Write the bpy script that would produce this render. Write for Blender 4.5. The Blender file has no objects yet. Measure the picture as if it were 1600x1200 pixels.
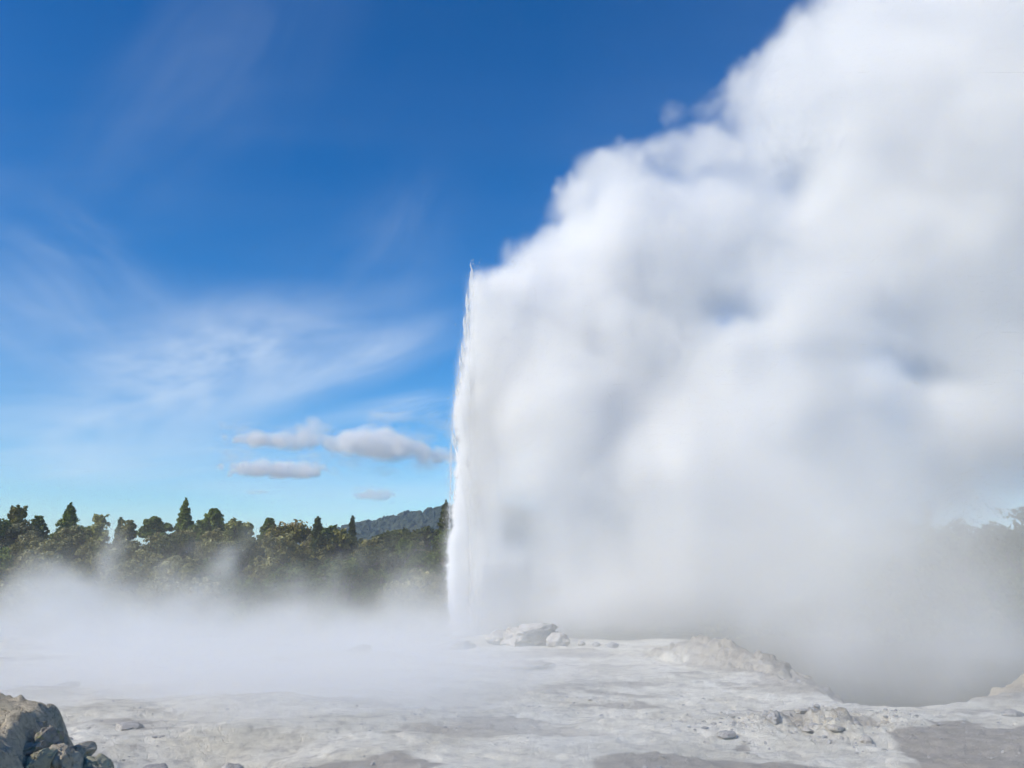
import bpy, math, random, time
import numpy as np
from mathutils import Vector

T0 = time.time()
sc = bpy.context.scene
C = sc.collection

# ---------------------------------------------------------------- camera
F = 1331.0                                   # focal length in pixels of the 1600 px wide photograph
HORIZON = 905.0
PITCH = math.atan2(HORIZON - 600.0, F)
CAMZ = 4.0
cam = bpy.data.cameras.new('camera')
cam_o = bpy.data.objects.new('camera', cam)
C.objects.link(cam_o)
cam_o.location = (0, 0, CAMZ)
cam_o.rotation_euler = (math.pi / 2 + PITCH, 0, 0)
cam.lens = 36.0 * F / 1600.0
cam.clip_start = 0.1
cam.clip_end = 60000
sc.camera = cam_o
CP, SP = math.cos(PITCH), math.sin(PITCH)


def at(x, y, Y):
    """world point at distance Y (metres along the ground) seen at photo pixel x, y"""
    r = (x - 800.0) / F
    u = (600.0 - y) / F
    d = (r, CP - u * SP, SP + u * CP)
    k = Y / d[1]
    return np.array((d[0] * k, Y, CAMZ + d[2] * k))


def at_z(x, y, z):
    """world point on the level z seen at photo pixel x, y"""
    r = (x - 800.0) / F
    u = (600.0 - y) / F
    d = (r, CP - u * SP, SP + u * CP)
    k = (z - CAMZ) / d[2]
    return np.array((d[0] * k, d[1] * k, z))


# ---------------------------------------------------------------- sky, sun, exposure
SUN = np.array((-0.66, -0.44, 0.62))
SUN /= np.linalg.norm(SUN)
SUN_EL = math.asin(SUN[2])
SUN_AZ = math.atan2(SUN[0], SUN[1])
world = bpy.data.worlds.new('World')
sc.world = world
world.use_nodes = True
world.cycles.sampling_method = 'MANUAL'
world.cycles.sample_map_resolution = 256
wt = world.node_tree
wn, wl = wt.nodes.new, wt.links.new
bg = wt.nodes['Background']
sky = wn('ShaderNodeTexSky')
sky.sky_type = 'NISHITA'
sky.sun_disc = False
sky.sun_elevation = SUN_EL
sky.sun_rotation = SUN_AZ
sky.altitude = 300
sky.air_density = 1.0
sky.dust_density = 0.15
sky.ozone_density = 1.8
SKY_STRENGTH = 0.15
bg.inputs['Strength'].default_value = SKY_STRENGTH
hs = wn('ShaderNodeHueSaturation')
hs.inputs['Saturation'].default_value = 1.48
hs.inputs['Hue'].default_value = 0.498
wl(sky.outputs[0], hs.inputs['Color'])
sky_a = wn('ShaderNodeVectorMath')
sky_a.operation = 'SCALE'
sky_a.inputs['Scale'].default_value = 1 / 4.6
wl(hs.outputs[0], sky_a.inputs[0])
sky_g = wn('ShaderNodeGamma')
sky_g.inputs['Gamma'].default_value = 1.22
wl(sky_a.outputs[0], sky_g.inputs[0])
sky_b = wn('ShaderNodeVectorMath')
sky_b.operation = 'SCALE'
sky_b.inputs['Scale'].default_value = 4.6
wl(sky_g.outputs[0], sky_b.inputs[0])
# thin cirrus, laid on a level sheet far overhead (direction projected on that sheet)
tc = wn('ShaderNodeTexCoord')
sx = wn('ShaderNodeSeparateXYZ')
wl(tc.outputs['Generated'], sx.inputs[0])


def wmath(op, a, b=None, c=None, clamp=False):
    n = wn('ShaderNodeMath')
    n.operation = op
    n.use_clamp = clamp
    for i, v in enumerate((a, b, c)):
        if v is None:
            continue
        if isinstance(v, (int, float)):
            n.inputs[i].default_value = v
        else:
            wl(v, n.inputs[i])
    return n.outputs[0]


zz = wmath('ADD', wmath('MAXIMUM', sx.outputs[2], 0.0), 0.22)
pu = wmath('DIVIDE', sx.outputs[0], zz)
pv = wmath('DIVIDE', sx.outputs[1], zz)
cb = wn('ShaderNodeCombineXYZ')
wl(pu, cb.inputs[0])
wl(pv, cb.inputs[1])


def wnoise(scale, rot, stretch, detail, loc, rough=0.55, dist=0.0):
    m = wn('ShaderNodeMapping')
    m.inputs['Location'].default_value = (loc[0], loc[1], 0)
    m.inputs['Rotation'].default_value = (0, 0, math.radians(rot))
    m.inputs['Scale'].default_value = (scale * stretch, scale, 1)
    wl(cb.outputs[0], m.inputs[0])
    n = wn('ShaderNodeTexNoise')
    n.inputs['Scale'].default_value = 1.0
    n.inputs['Detail'].default_value = detail
    n.inputs['Roughness'].default_value = rough
    n.inputs['Distortion'].default_value = dist
    wl(m.outputs[0], n.inputs['Vector'])
    return n.outputs['Fac']


def wrange(v, a, b):
    n = wn('ShaderNodeMapRange')
    n.interpolation_type = 'SMOOTHSTEP'
    n.inputs['From Min'].default_value = a
    n.inputs['From Max'].default_value = b
    wl(v, n.inputs['Value'])
    return n.outputs['Result']


streak = wrange(wnoise(2.4, 52, 0.30, 5, (1.9, 0.35), 0.58, 0.6), 0.34, 0.78)
broad = wrange(wnoise(1.25, 20, 0.8, 1, (2.35, 4.9), 0.5, 0.3), 0.40, 0.70)
mask = wmath('ADD', wmath('MULTIPLY', broad, wmath('ADD', wmath('MULTIPLY', streak, 0.6), 0.25)), wmath('MULTIPLY', streak, 0.10), clamp=True)
# the wisps that hang over the left of the view: streaky patches at their own bearings and heights
ub = wmath('DIVIDE', sx.outputs[0], wmath('MAXIMUM', sx.outputs[1], 0.05))
vb = wmath('DIVIDE', sx.outputs[2], wmath('MAXIMUM', sx.outputs[1], 0.05))
cb2 = wn('ShaderNodeCombineXYZ')
wl(ub, cb2.inputs[0])
wl(vb, cb2.inputs[1])


def wisp(px, py, rx, ry, rot, scale, stretch, amount, loc):
    d = at(px, py, 1.0) - np.array((0, 0, CAMZ))
    c, s_ = math.cos(math.radians(rot)), math.sin(math.radians(rot))
    du = wmath('SUBTRACT', ub, float(d[0]))
    dv = wmath('SUBTRACT', vb, float(d[2]))
    e1 = wmath('DIVIDE', wmath('ADD', wmath('MULTIPLY', du, c), wmath('MULTIPLY', dv, s_)), rx / F)
    e2 = wmath('DIVIDE', wmath('SUBTRACT', wmath('MULTIPLY', dv, c), wmath('MULTIPLY', du, s_)), ry / F)
    rr_ = wmath('SQRT', wmath('ADD', wmath('MULTIPLY', e1, e1), wmath('MULTIPLY', e2, e2)))
    body = wrange(rr_, 1.0, 0.0)
    m = wn('ShaderNodeMapping')
    m.vector_type = 'TEXTURE'
    m.inputs['Rotation'].default_value = (0, 0, math.radians(rot))
    m.inputs['Location'].default_value = (loc, loc * 0.37, 0)
    m.inputs['Scale'].default_value = (1 / (scale * stretch), 1 / scale, 1)
    wl(cb2.outputs[0], m.inputs[0])
    n = wn('ShaderNodeTexNoise')
    n.inputs['Scale'].default_value = 1.0
    n.inputs['Detail'].default_value = 4
    n.inputs['Roughness'].default_value = 0.58
    n.inputs['Distortion'].default_value = 0.5
    wl(m.outputs[0], n.inputs['Vector'])
    st = wrange(n.outputs['Fac'], 0.28, 0.74)
    return wmath('MULTIPLY', wmath('MULTIPLY', body, st), amount)


wsum = None
for a_ in ((330, 560, 310, 140, 12, 9, 0.5, 0.72, 1.3), (170, 650, 460, 130, 8, 10, 0.35, 0.50, 5.1), (150, 440, 300, 110, -38, 13, 0.30, 0.26, 2.2), (600, 390, 230, 150, 58, 8, 0.55, 0.15, 3.4),
           (560, 560, 260, 70, 20, 16, 0.25, 0.42, 4.6), (600, 640, 260, 34, 14, 30, 0.10, 0.40, 6.2), (330, 110, 520, 260, 60, 6, 0.35, 0.10, 8.8), (70, 520, 320, 130, -28, 9, 0.35, 0.20, 11.5)):
    w_ = wisp(*a_)
    wsum = w_ if wsum is None else wmath('ADD', wsum, w_)
low = wrange(sx.outputs[2], 0.62, 0.16)
mask = wmath('MULTIPLY', mask, wmath('ADD', wmath('MULTIPLY', low, 0.38), 0.10))
mask = wmath('ADD', mask, wsum, clamp=True)
mask = wmath('MINIMUM', mask, 0.85)
mx = wn('ShaderNodeMix')
mx.data_type = 'RGBA'
wl(mask, mx.inputs['Factor'])
wl(sky_b.outputs[0], mx.inputs['A'])
CIRRUS_COL = (5.6, 6.3, 7.0, 1)
mx.inputs['B'].default_value = CIRRUS_COL
wl(mx.outputs['Result'], bg.inputs['Color'])

sun_l = bpy.data.lights.new('sun', 'SUN')
sun_l.energy = 4.4
sun_l.angle = math.radians(0.5)
sun_l.color = (1.0, 0.91, 0.77)
sun_o = bpy.data.objects.new('sun', sun_l)
C.objects.link(sun_o)
sun_o.location = (-60, -20, 60)
sun_o.rotation_euler = Vector(SUN).to_track_quat('Z', 'Y').to_euler()

sc.view_settings.view_transform = 'Standard'
sc.view_settings.look = 'None'
sc.view_settings.gamma = 1.0
sc.view_settings.exposure = 0.0
sc.view_settings.use_curve_mapping = False

cy = sc.cycles
cy.use_adaptive_sampling = True
cy.adaptive_threshold = 0.05
cy.adaptive_min_samples = 12
cy.use_denoising = True
cy.max_bounces = 14
cy.diffuse_bounces = 3
cy.glossy_bounces = 2
cy.transmission_bounces = 4
cy.volume_bounces = 12
cy.transparent_max_bounces = 16
cy.volume_step_rate = 6.0
cy.volume_max_steps = 256
cy.caustics_reflective = False
cy.caustics_refractive = False

# ---------------------------------------------------------------- helpers: noise, meshes, tags
rng = np.random.default_rng(11)
_T2 = rng.random((256, 256)).astype(np.float32) * 2 - 1
_T3 = rng.random((64, 64, 64)).astype(np.float32) * 2 - 1


def sstep(a, b, x):
    t = np.clip((x - a) / (b - a), 0, 1)
    return t * t * (3 - 2 * t)


def n2(x, y, seed=0):
    x = x + seed * 37.17
    y = y + seed * 91.73
    i = np.floor(x).astype(int)
    j = np.floor(y).astype(int)
    u = x - i
    v = y - j
    u = u * u * (3 - 2 * u)
    v = v * v * (3 - 2 * v)
    a = _T2[i & 255, j & 255]
    b = _T2[(i + 1) & 255, j & 255]
    c = _T2[i & 255, (j + 1) & 255]
    d = _T2[(i + 1) & 255, (j + 1) & 255]
    return (a * (1 - u) + b * u) * (1 - v) + (c * (1 - u) + d * u) * v


def fbm2(x, y, octs=4, gain=0.5, seed=0):
    s, a, t = 0, 1.0, 0
    ca, sa = math.cos(0.6), math.sin(0.6)
    for o in range(octs):
        s = s + a * n2(x, y, seed + o)
        t += a
        a *= gain
        x, y = (x * ca - y * sa) * 2.03, (x * sa + y * ca) * 2.03
    return s / t


def n3(p, seed=0):
    p = p + seed * 17.31
    i = np.floor(p).astype(int)
    f = p - i
    f = f * f * (3 - 2 * f)
    r = 0
    for dx in (0, 1):
        for dy in (0, 1):
            for dz in (0, 1):
                wgt = (f[:, 0] if dx else 1 - f[:, 0]) * (f[:, 1] if dy else 1 - f[:, 1]) * (f[:, 2] if dz else 1 - f[:, 2])
                r = r + wgt * _T3[(i[:, 0] + dx) & 63, (i[:, 1] + dy) & 63, (i[:, 2] + dz) & 63]
    return r


def fbm3(p, octs=4, gain=0.5, seed=0):
    s, a, t = 0, 1.0, 0
    for o in range(octs):
        s = s + a * n3(p, seed + o)
        t += a
        a *= gain
        p = p * 2.03
    return s / t


def mesh(name, verts, faces, smooth=True):
    """faces: int array (n, 3) or (n, 4)"""
    me = bpy.data.meshes.new(name)
    v = np.asarray(verts, np.float32)
    f = np.asarray(faces, np.int32)
    n, k = f.shape
    me.vertices.add(len(v))
    me.vertices.foreach_set('co', v.ravel())
    me.loops.add(n * k)
    me.loops.foreach_set('vertex_index', f.ravel())
    me.polygons.add(n)
    me.polygons.foreach_set('loop_start', np.arange(0, n * k, k, dtype=np.int32))
    me.polygons.foreach_set('loop_total', np.full(n, k, np.int32))
    me.polygons.foreach_set('use_smooth', np.full(n, smooth, bool))
    me.update(calc_edges=True)
    return me


def attr(me, name, vals):
    a = me.attributes.new(name, 'FLOAT', 'POINT')
    a.data.foreach_set('value', np.asarray(vals, np.float32).ravel())


def obj(name, me, mat=None, parent=None, loc=None):
    o = bpy.data.objects.new(name, me)
    C.objects.link(o)
    if mat is not None and len(me.materials) == 0:
        me.materials.append(mat)
    if parent is not None:
        o.parent = parent
    if loc is not None:
        o.location = tuple(float(v) for v in loc)
    return o


def tag(o, label=None, cat=None, group=None, kind=None):
    if label:
        o['label'] = label
    if cat:
        o['category'] = cat
    if group:
        o['group'] = group
    if kind:
        o['kind'] = kind
    return o


def empty(name, loc, rz=0.0, scale=1.0):
    o = bpy.data.objects.new(name, None)
    C.objects.link(o)
    o.location = tuple(float(v) for v in loc)
    o.rotation_euler = (0, 0, rz)
    o.scale = (scale,) * 3
    return o


# ---------------------------------------------------------------- materials
class NT:
    def __init__(self, name):
        self.m = bpy.data.materials.new(name)
        self.m.use_nodes = True
        self.t = self.m.node_tree
        self.b = self.t.nodes.get('Principled BSDF')
        self.out = self.t.nodes.get('Material Output')

    def n(self, kind, **kw):
        x = self.t.nodes.new(kind)
        for k, v in kw.items():
            setattr(x, k, v)
        return x

    def l(self, a, b):
        self.t.links.new(a, b)

    def math(self, op, a, b=None, clamp=False):
        n = self.n('ShaderNodeMath', operation=op, use_clamp=clamp)
        for i, v in enumerate((a, b)):
            if v is None:
                continue
            if isinstance(v, (int, float)):
                n.inputs[i].default_value = v
            else:
                self.l(v, n.inputs[i])
        return n.outputs[0]

    def noise(self, scale, detail=4, rough=0.55, vec=None):
        n = self.n('ShaderNodeTexNoise')
        n.inputs['Scale'].default_value = scale
        n.inputs['Detail'].default_value = detail
        n.inputs['Roughness'].default_value = rough
        if vec is not None:
            self.l(vec, n.inputs['Vector'])
        return n.outputs['Fac']

    def mix(self, f, a, b):
        n = self.n('ShaderNodeMix', data_type='RGBA')
        for s, v in (('Factor', f), ('A', a), ('B', b)):
            if isinstance(v, (int, float)):
                n.inputs[s].default_value = v
            elif isinstance(v, tuple):
                n.inputs[s].default_value = (*v, 1)
            else:
                self.l(v, n.inputs[s])
        return n.outputs['Result']

    def rng(self, v, a, b, c=0.0, d=1.0):
        n = self.n('ShaderNodeMapRange')
        n.interpolation_type = 'SMOOTHSTEP'
        for s, x in (('From Min', a), ('From Max', b), ('To Min', c), ('To Max', d)):
            n.inputs[s].default_value = x
        self.l(v, n.inputs['Value'])
        return n.outputs['Result']

    def attr(self, name):
        n = self.n('ShaderNodeAttribute', attribute_name=name)
        return n.outputs['Fac']

    def obj(self):
        return self.n('ShaderNodeTexCoord').outputs['Object']

    def bump(self, h, strength, dist):
        n = self.n('ShaderNodeBump')
        n.inputs['Strength'].default_value = strength
        n.inputs['Distance'].default_value = dist
        self.l(h, n.inputs['Height'])
        self.l(n.outputs[0], self.b.inputs['Normal'])


def ground_material():
    k = NT('sinter_ground')
    p = k.obj()
    n1 = k.noise(0.35, 5, 0.6, p)
    n2_ = k.noise(2.2, 6, 0.65, p)
    n3_ = k.noise(14, 5, 0.7, p)
    white = k.mix(k.rng(n1, 0.32, 0.68), (0.67, 0.635, 0.53), (0.86, 0.83, 0.725))
    white = k.mix(k.math('MULTIPLY', k.rng(n2_, 0.46, 0.70), 0.5), white, (0.33, 0.31, 0.28))
    tanc = k.mix(k.rng(n2_, 0.35, 0.65), (0.46, 0.425, 0.37), (0.36, 0.33, 0.285))
    col = k.mix(k.attr('tan'), white, tanc)
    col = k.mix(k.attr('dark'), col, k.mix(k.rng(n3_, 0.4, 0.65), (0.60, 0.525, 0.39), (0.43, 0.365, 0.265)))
    col = k.mix(k.attr('soil'), col, (0.055, 0.055, 0.03))
    st_ = k.noise(0.9, 7, 0.68, p)
    col = k.mix(k.math('MULTIPLY', k.rng(st_, 0.54, 0.70), 0.40), col, (0.36, 0.335, 0.295))
    speck = k.rng(n3_, 0.60, 0.70)
    col = k.mix(k.math('MULTIPLY', speck, 0.5), col, (0.22, 0.21, 0.20))
    k.l(col, k.b.inputs['Base Color'])
    k.b.inputs['Roughness'].default_value = 0.85
    k.b.inputs['Specular IOR Level'].default_value = 0.25
    h = k.math('ADD', k.math('MULTIPLY', n3_, 0.5), k.noise(60, 4, 0.7, p))
    cr = k.n('ShaderNodeTexVoronoi', feature='DISTANCE_TO_EDGE')
    cr.inputs['Scale'].default_value = 1.7
    cr.inputs['Randomness'].default_value = 1.0
    wv = k.n('ShaderNodeVectorMath', operation='ADD')
    nz = k.n('ShaderNodeTexNoise')
    nz.inputs['Scale'].default_value = 2.5
    nz.inputs['Detail'].default_value = 4
    k.l(p, nz.inputs['Vector'])
    k.l(p, wv.inputs[0])
    k.l(nz.outputs['Color'], wv.inputs[1])
    k.l(wv.outputs[0], cr.inputs['Vector'])
    h = k.math('ADD', h, k.math('MULTIPLY', k.rng(cr.outputs['Distance'], 0.0, 0.05), 0.5))
    k.bump(h, 0.9, 0.05)
    return k.m


def rock_material(name, c1, c2, c3, sc_=3.0, moss=None):
    k = NT(name)
    p = k.obj()
    a = k.noise(sc_, 6, 0.65, p)
    b = k.noise(sc_ * 5, 5, 0.7, p)
    col = k.mix(k.rng(a, 0.36, 0.62), c1, c2)
    col = k.mix(k.rng(b, 0.52, 0.70), col, c3)
    if moss:
        col = k.mix(k.rng(k.noise(sc_ * 1.7, 4, 0.6, p), 0.52, 0.66, 0.0, 0.8), col, moss)
    k.l(col, k.b.inputs['Base Color'])
    k.b.inputs['Roughness'].default_value = 0.88
    k.b.inputs['Specular IOR Level'].default_value = 0.25
    k.bump(k.math('ADD', b, k.noise(sc_ * 20, 4, 0.7, p)), 0.7, 0.03)
    return k.m


def leaf_material(name, dark, light, pale, amount=0.25):
    k = NT(name)
    t = k.attr('tint')
    p = k.obj()
    nz = k.noise(0.9, 3, 0.6, p)
    f = k.math('ADD', k.math('MULTIPLY', t, 0.75), k.math('MULTIPLY', nz, 0.45))
    col = k.mix(k.rng(f, 0.15, 0.85), dark, light)
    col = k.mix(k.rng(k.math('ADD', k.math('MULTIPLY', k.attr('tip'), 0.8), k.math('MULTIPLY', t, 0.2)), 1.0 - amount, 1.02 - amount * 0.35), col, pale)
    k.l(col, k.b.inputs['Base Color'])
    k.b.inputs['Roughness'].default_value = 0.6
    k.b.inputs['Specular IOR Level'].default_value = 0.3
    tr = k.n('ShaderNodeBsdfTranslucent')
    k.l(col, tr.inputs['Color'])
    ms = k.n('ShaderNodeMixShader')
    ms.inputs[0].default_value = 0.22
    k.l(k.b.outputs[0], ms.inputs[1])
    k.l(tr.outputs[0], ms.inputs[2])
    k.l(ms.outputs[0], k.out.inputs['Surface'])
    return k.m


def bark_material(name, c1, c2):
    k = NT(name)
    p = k.obj()
    k.l(k.mix(k.rng(k.noise(6, 5, 0.7, p), 0.35, 0.65), c1, c2), k.b.inputs['Base Color'])
    k.b.inputs['Roughness'].default_value = 0.9
    return k.m


def steam_material(name, density, g=0.0, col=(0.995, 0.996, 0.997)):
    m = bpy.data.materials.new(name)
    m.use_nodes = True
    t = m.node_tree
    t.nodes.clear()
    o = t.nodes.new('ShaderNodeOutputMaterial')
    v = t.nodes.new('ShaderNodeVolumeScatter')
    v.inputs['Color'].default_value = (*col, 1)
    v.inputs['Anisotropy'].default_value = g
    a = t.nodes.new('ShaderNodeAttribute')
    a.attribute_name = 'density'
    k = t.nodes.new('ShaderNodeMath')
    k.operation = 'MULTIPLY'
    k.inputs[1].default_value = density
    t.links.new(a.outputs['Fac'], k.inputs[0])
    t.links.new(k.outputs[0], v.inputs['Density'])
    t.links.new(v.outputs[0], o.inputs['Volume'])
    return m


M_GROUND = ground_material()
M_SINTER = rock_material('sinter_rock', (0.62, 0.59, 0.54), (0.46, 0.43, 0.38), (0.27, 0.235, 0.195), 1.8)
M_TAN = rock_material('tan_rock', (0.46, 0.43, 0.38), (0.36, 0.33, 0.285), (0.25, 0.22, 0.19), 1.2)
M_DARK = rock_material('dark_rock', (0.42, 0.375, 0.31), (0.29, 0.255, 0.21), (0.14, 0.115, 0.10), 5.0, (0.30, 0.30, 0.14))
M_OLIVE = rock_material('olive_rock', (0.46, 0.44, 0.30), (0.38, 0.36, 0.27), (0.26, 0.23, 0.19), 3.5)
M_GREY = rock_material('grey_rock', (0.46, 0.45, 0.43), (0.36, 0.345, 0.33), (0.20, 0.185, 0.18), 4.0)
M_CRUST = rock_material('crust_rock', (0.55, 0.53, 0.49), (0.42, 0.395, 0.355), (0.27, 0.245, 0.22), 4.0)
M_BANK = rock_material('bank_rock', (0.56, 0.49, 0.37), (0.43, 0.37, 0.28), (0.25, 0.21, 0.165), 4.0)
M_BARK = bark_material('bark', (0.10, 0.08, 0.06), (0.20, 0.17, 0.14))
M_PALEBARK = bark_material('pale_bark', (0.34, 0.30, 0.27), (0.50, 0.46, 0.42))

# ---------------------------------------------------------------- the ground
VENT = at_z(742, 988, 0.2)                    # the geyser's mouth
JY = VENT[1]


def poly_dist(px, py, pts):
    """distance to a polyline"""
    best = np.full(px.shape, 1e9)
    for (a, b) in zip(pts[:-1], pts[1:]):
        ax, ay = a[0], a[1]
        dx, dy = b[0] - ax, b[1] - ay
        t = np.clip(((px - ax) * dx + (py - ay) * dy) / (dx * dx + dy * dy), 0, 1)
        best = np.minimum(best, np.hypot(px - ax - t * dx, py - ay - t * dy))
    return best


def inside(px, py, pts):
    r = np.zeros(px.shape, bool)
    n = len(pts)
    for i in range(n):
        x1, y1 = pts[i][0], pts[i][1]
        x2, y2 = pts[(i + 1) % n][0], pts[(i + 1) % n][1]
        if y1 == y2:
            continue
        r ^= ((y1 > py) != (y2 > py)) & (px < (x2 - x1) * (py - y1) / (y2 - y1) + x1)
    return r


RIM = [at_z(x, y, 0.0)[:2] for x, y in ((1040, 1013), (1085, 1028), (1150, 1045), (1210, 1062), (1262, 1080), (1300, 1092), (1350, 1099), (1440, 1101), (1520, 1097), (1600, 1090), (1720, 1082))]
PIT = RIM + [np.array((70, 34.0)), np.array((70, 62.0)), np.array((26, 64.0)), np.array((11, 58.0))]
TAN_PATCHES = [
    [at_z(x, y, 0.0)[:2] for x, y in ((1388, 1146), (1470, 1136), (1600, 1126), (1800, 1120), (1800, 1210), (1470, 1206), (1418, 1180))],
    [at_z(x, y, 0.0)[:2] for x, y in ((930, 1196), (1020, 1180), (1130, 1176), (1240, 1188), (1330, 1202), (1300, 1240), (900, 1240))],
    [at_z(x, y, 0.0)[:2] for x, y in ((1445, 1128), (1500, 1122), (1560, 1124), (1520, 1134), (1460, 1136))],
    [at_z(x, y, 0.0)[:2] for x, y in ((1138, 1158), (1165, 1152), (1178, 1160), (1150, 1166))],
    [at_z(x, y, 0.0)[:2] for x, y in ((440, 1196), (620, 1180), (700, 1200), (620, 1230), (430, 1230))],
]
RIDGE = [at(x, y, Y) for x, y, Y in ((1060, 1000, 49.0), (1095, 986, 47.0), (1140, 1000, 44.0), (1190, 1026, 40.5), (1240, 1050, 37.0), (1278, 1078, 33.5))]
RIDGE2 = [at(x, y, Y) for x, y, Y in ((1545, 1092, 31.5), (1590, 1068, 34.0), (1640, 1040, 37.0), (1720, 1030, 40.0))]
CRUST = at_z(1265, 1128, 0.0)
BANK = at(20, 1110, 11.5)


def pit_depth(x, y):
    ins = inside(x, y, PIT)
    d = poly_dist(x, y, PIT + [PIT[0]])
    d = d + 0.35 * fbm2(x * 0.9, y * 0.9, 3, 0.5, 40)
    return np.where(ins, d, -d)


def height(x, y):
    x = np.asarray(x, float)
    y = np.asarray(y, float)
    r = np.hypot(x, y)
    near = 1 - sstep(70, 140, r)
    h = 0.16 * fbm2(x * 0.09, y * 0.09, 3, 0.5, 1)
    # low terracettes of sinter
    s = fbm2(x * 0.22, y * 0.34, 4, 0.5, 5) * 5.0
    fl = np.floor(s)
    h = h + 0.075 * (fl + sstep(0.30, 0.62, s - fl)) * near
    rg = 1 - np.abs(fbm2(x * 0.75, y * 0.75, 4, 0.55, 9))
    h = h + 0.075 * (rg - 0.75) * near
    rough = 0.35 + 0.65 * sstep(-0.1, 0.45, fbm2(x * 0.25, y * 0.25, 3, 0.5, 13))
    h = h + (0.040 * fbm2(x * 3.2, y * 3.2, 4, 0.62, 17) + 0.018 * fbm2(x * 11, y * 11, 2, 0.5, 19)) * rough * near
    # broken crust at the right
    dc = np.hypot((x - CRUST[0]) / 2.6, (y - CRUST[1]) / 2.2)
    cr = np.exp(-dc * dc)
    cs = fbm2(x * 1.5, y * 1.5, 5, 0.65, 23) * 5
    cf = np.floor(cs)
    h = h + cr * 0.085 * (cf + sstep(0.46, 0.56, cs - cf)) + cr * 0.10
    # vent apron
    dv = np.hypot(x - VENT[0], (y - VENT[1]))
    h = h + 0.35 * np.exp(-(dv / 5.0) ** 2)
    # hollow in the left foreground
    hx = at_z(330, 1178, 0.0)
    dh = np.hypot((x - hx[0]) / 2.2, (y - hx[1]) / 1.7)
    h = h - 0.45 * np.exp(-dh ** 2)
    # the pit behind the rim
    d = pit_depth(x, y)
    h = h + 0.12 * np.exp(-(d / 1.2) ** 2) - 4.2 * sstep(0.0, 3.4, d)
    # worn shoulder of rock along the rim
    rz_ = np.full(x.shape, -9.0)
    for a_, b_ in list(zip(RIDGE[:-1], RIDGE[1:])) + list(zip(RIDGE2[:-1], RIDGE2[1:])):
        dx, dy = b_[0] - a_[0], b_[1] - a_[1]
        t = np.clip(((x - a_[0]) * dx + (y - a_[1]) * dy) / (dx * dx + dy * dy), 0, 1)
        dist = np.hypot(x - a_[0] - t * dx, y - a_[1] - t * dy)
        top = a_[2] + t * (b_[2] - a_[2])
        q = top - 0.12 + 0.60 * fbm2(x * 0.8, y * 0.8, 5, 0.62, 51) - 0.42 * dist ** 1.35
        rz_ = np.maximum(rz_, q)
    lz = rz_ * 2.4 + 0.6 * fbm2(x * 0.6, y * 0.6, 3, 0.5, 53)
    lf = np.floor(lz)
    rz_ = 0.45 * rz_ + 0.55 * (lf + sstep(0.3, 0.75, lz - lf)) / 2.4 - 0.1 + 0.10 * fbm2(x * 3.0, y * 3.0, 4, 0.6, 55)
    h = np.maximum(h, rz_)
    # rock bank in the left foreground
    e = (x + 5.15 + 0.30 * (y - 10.0)) + 0.35 * fbm2(x * 0.9, y * 0.9, 3, 0.5, 31)
    b = sstep(0.75, -0.75, e) * sstep(14.8, 13.0, y + 0.3 * fbm2(x, y, 3, 0.5, 33))
    rb_ = 1 - np.abs(fbm2(x * 1.2, y * 1.2, 4, 0.5, 35))
    h = h + b * (2.28 + 0.45 * (rb_ - 0.78) + 0.06 * fbm2(x * 5, y * 5, 5, 0.66, 37))
    # behind the terrace the land drops to a stream and climbs again under the trees
    far = sstep(60, 76, y + 2 * n2(x * 0.1, y * 0.1, 3))
    up = sstep(76, 128, y)
    h = h - 3.4 * far + 11.2 * up + 0.8 * fbm2(x * 0.04, y * 0.04, 3, 0.5, 44) * far
    return h


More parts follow.
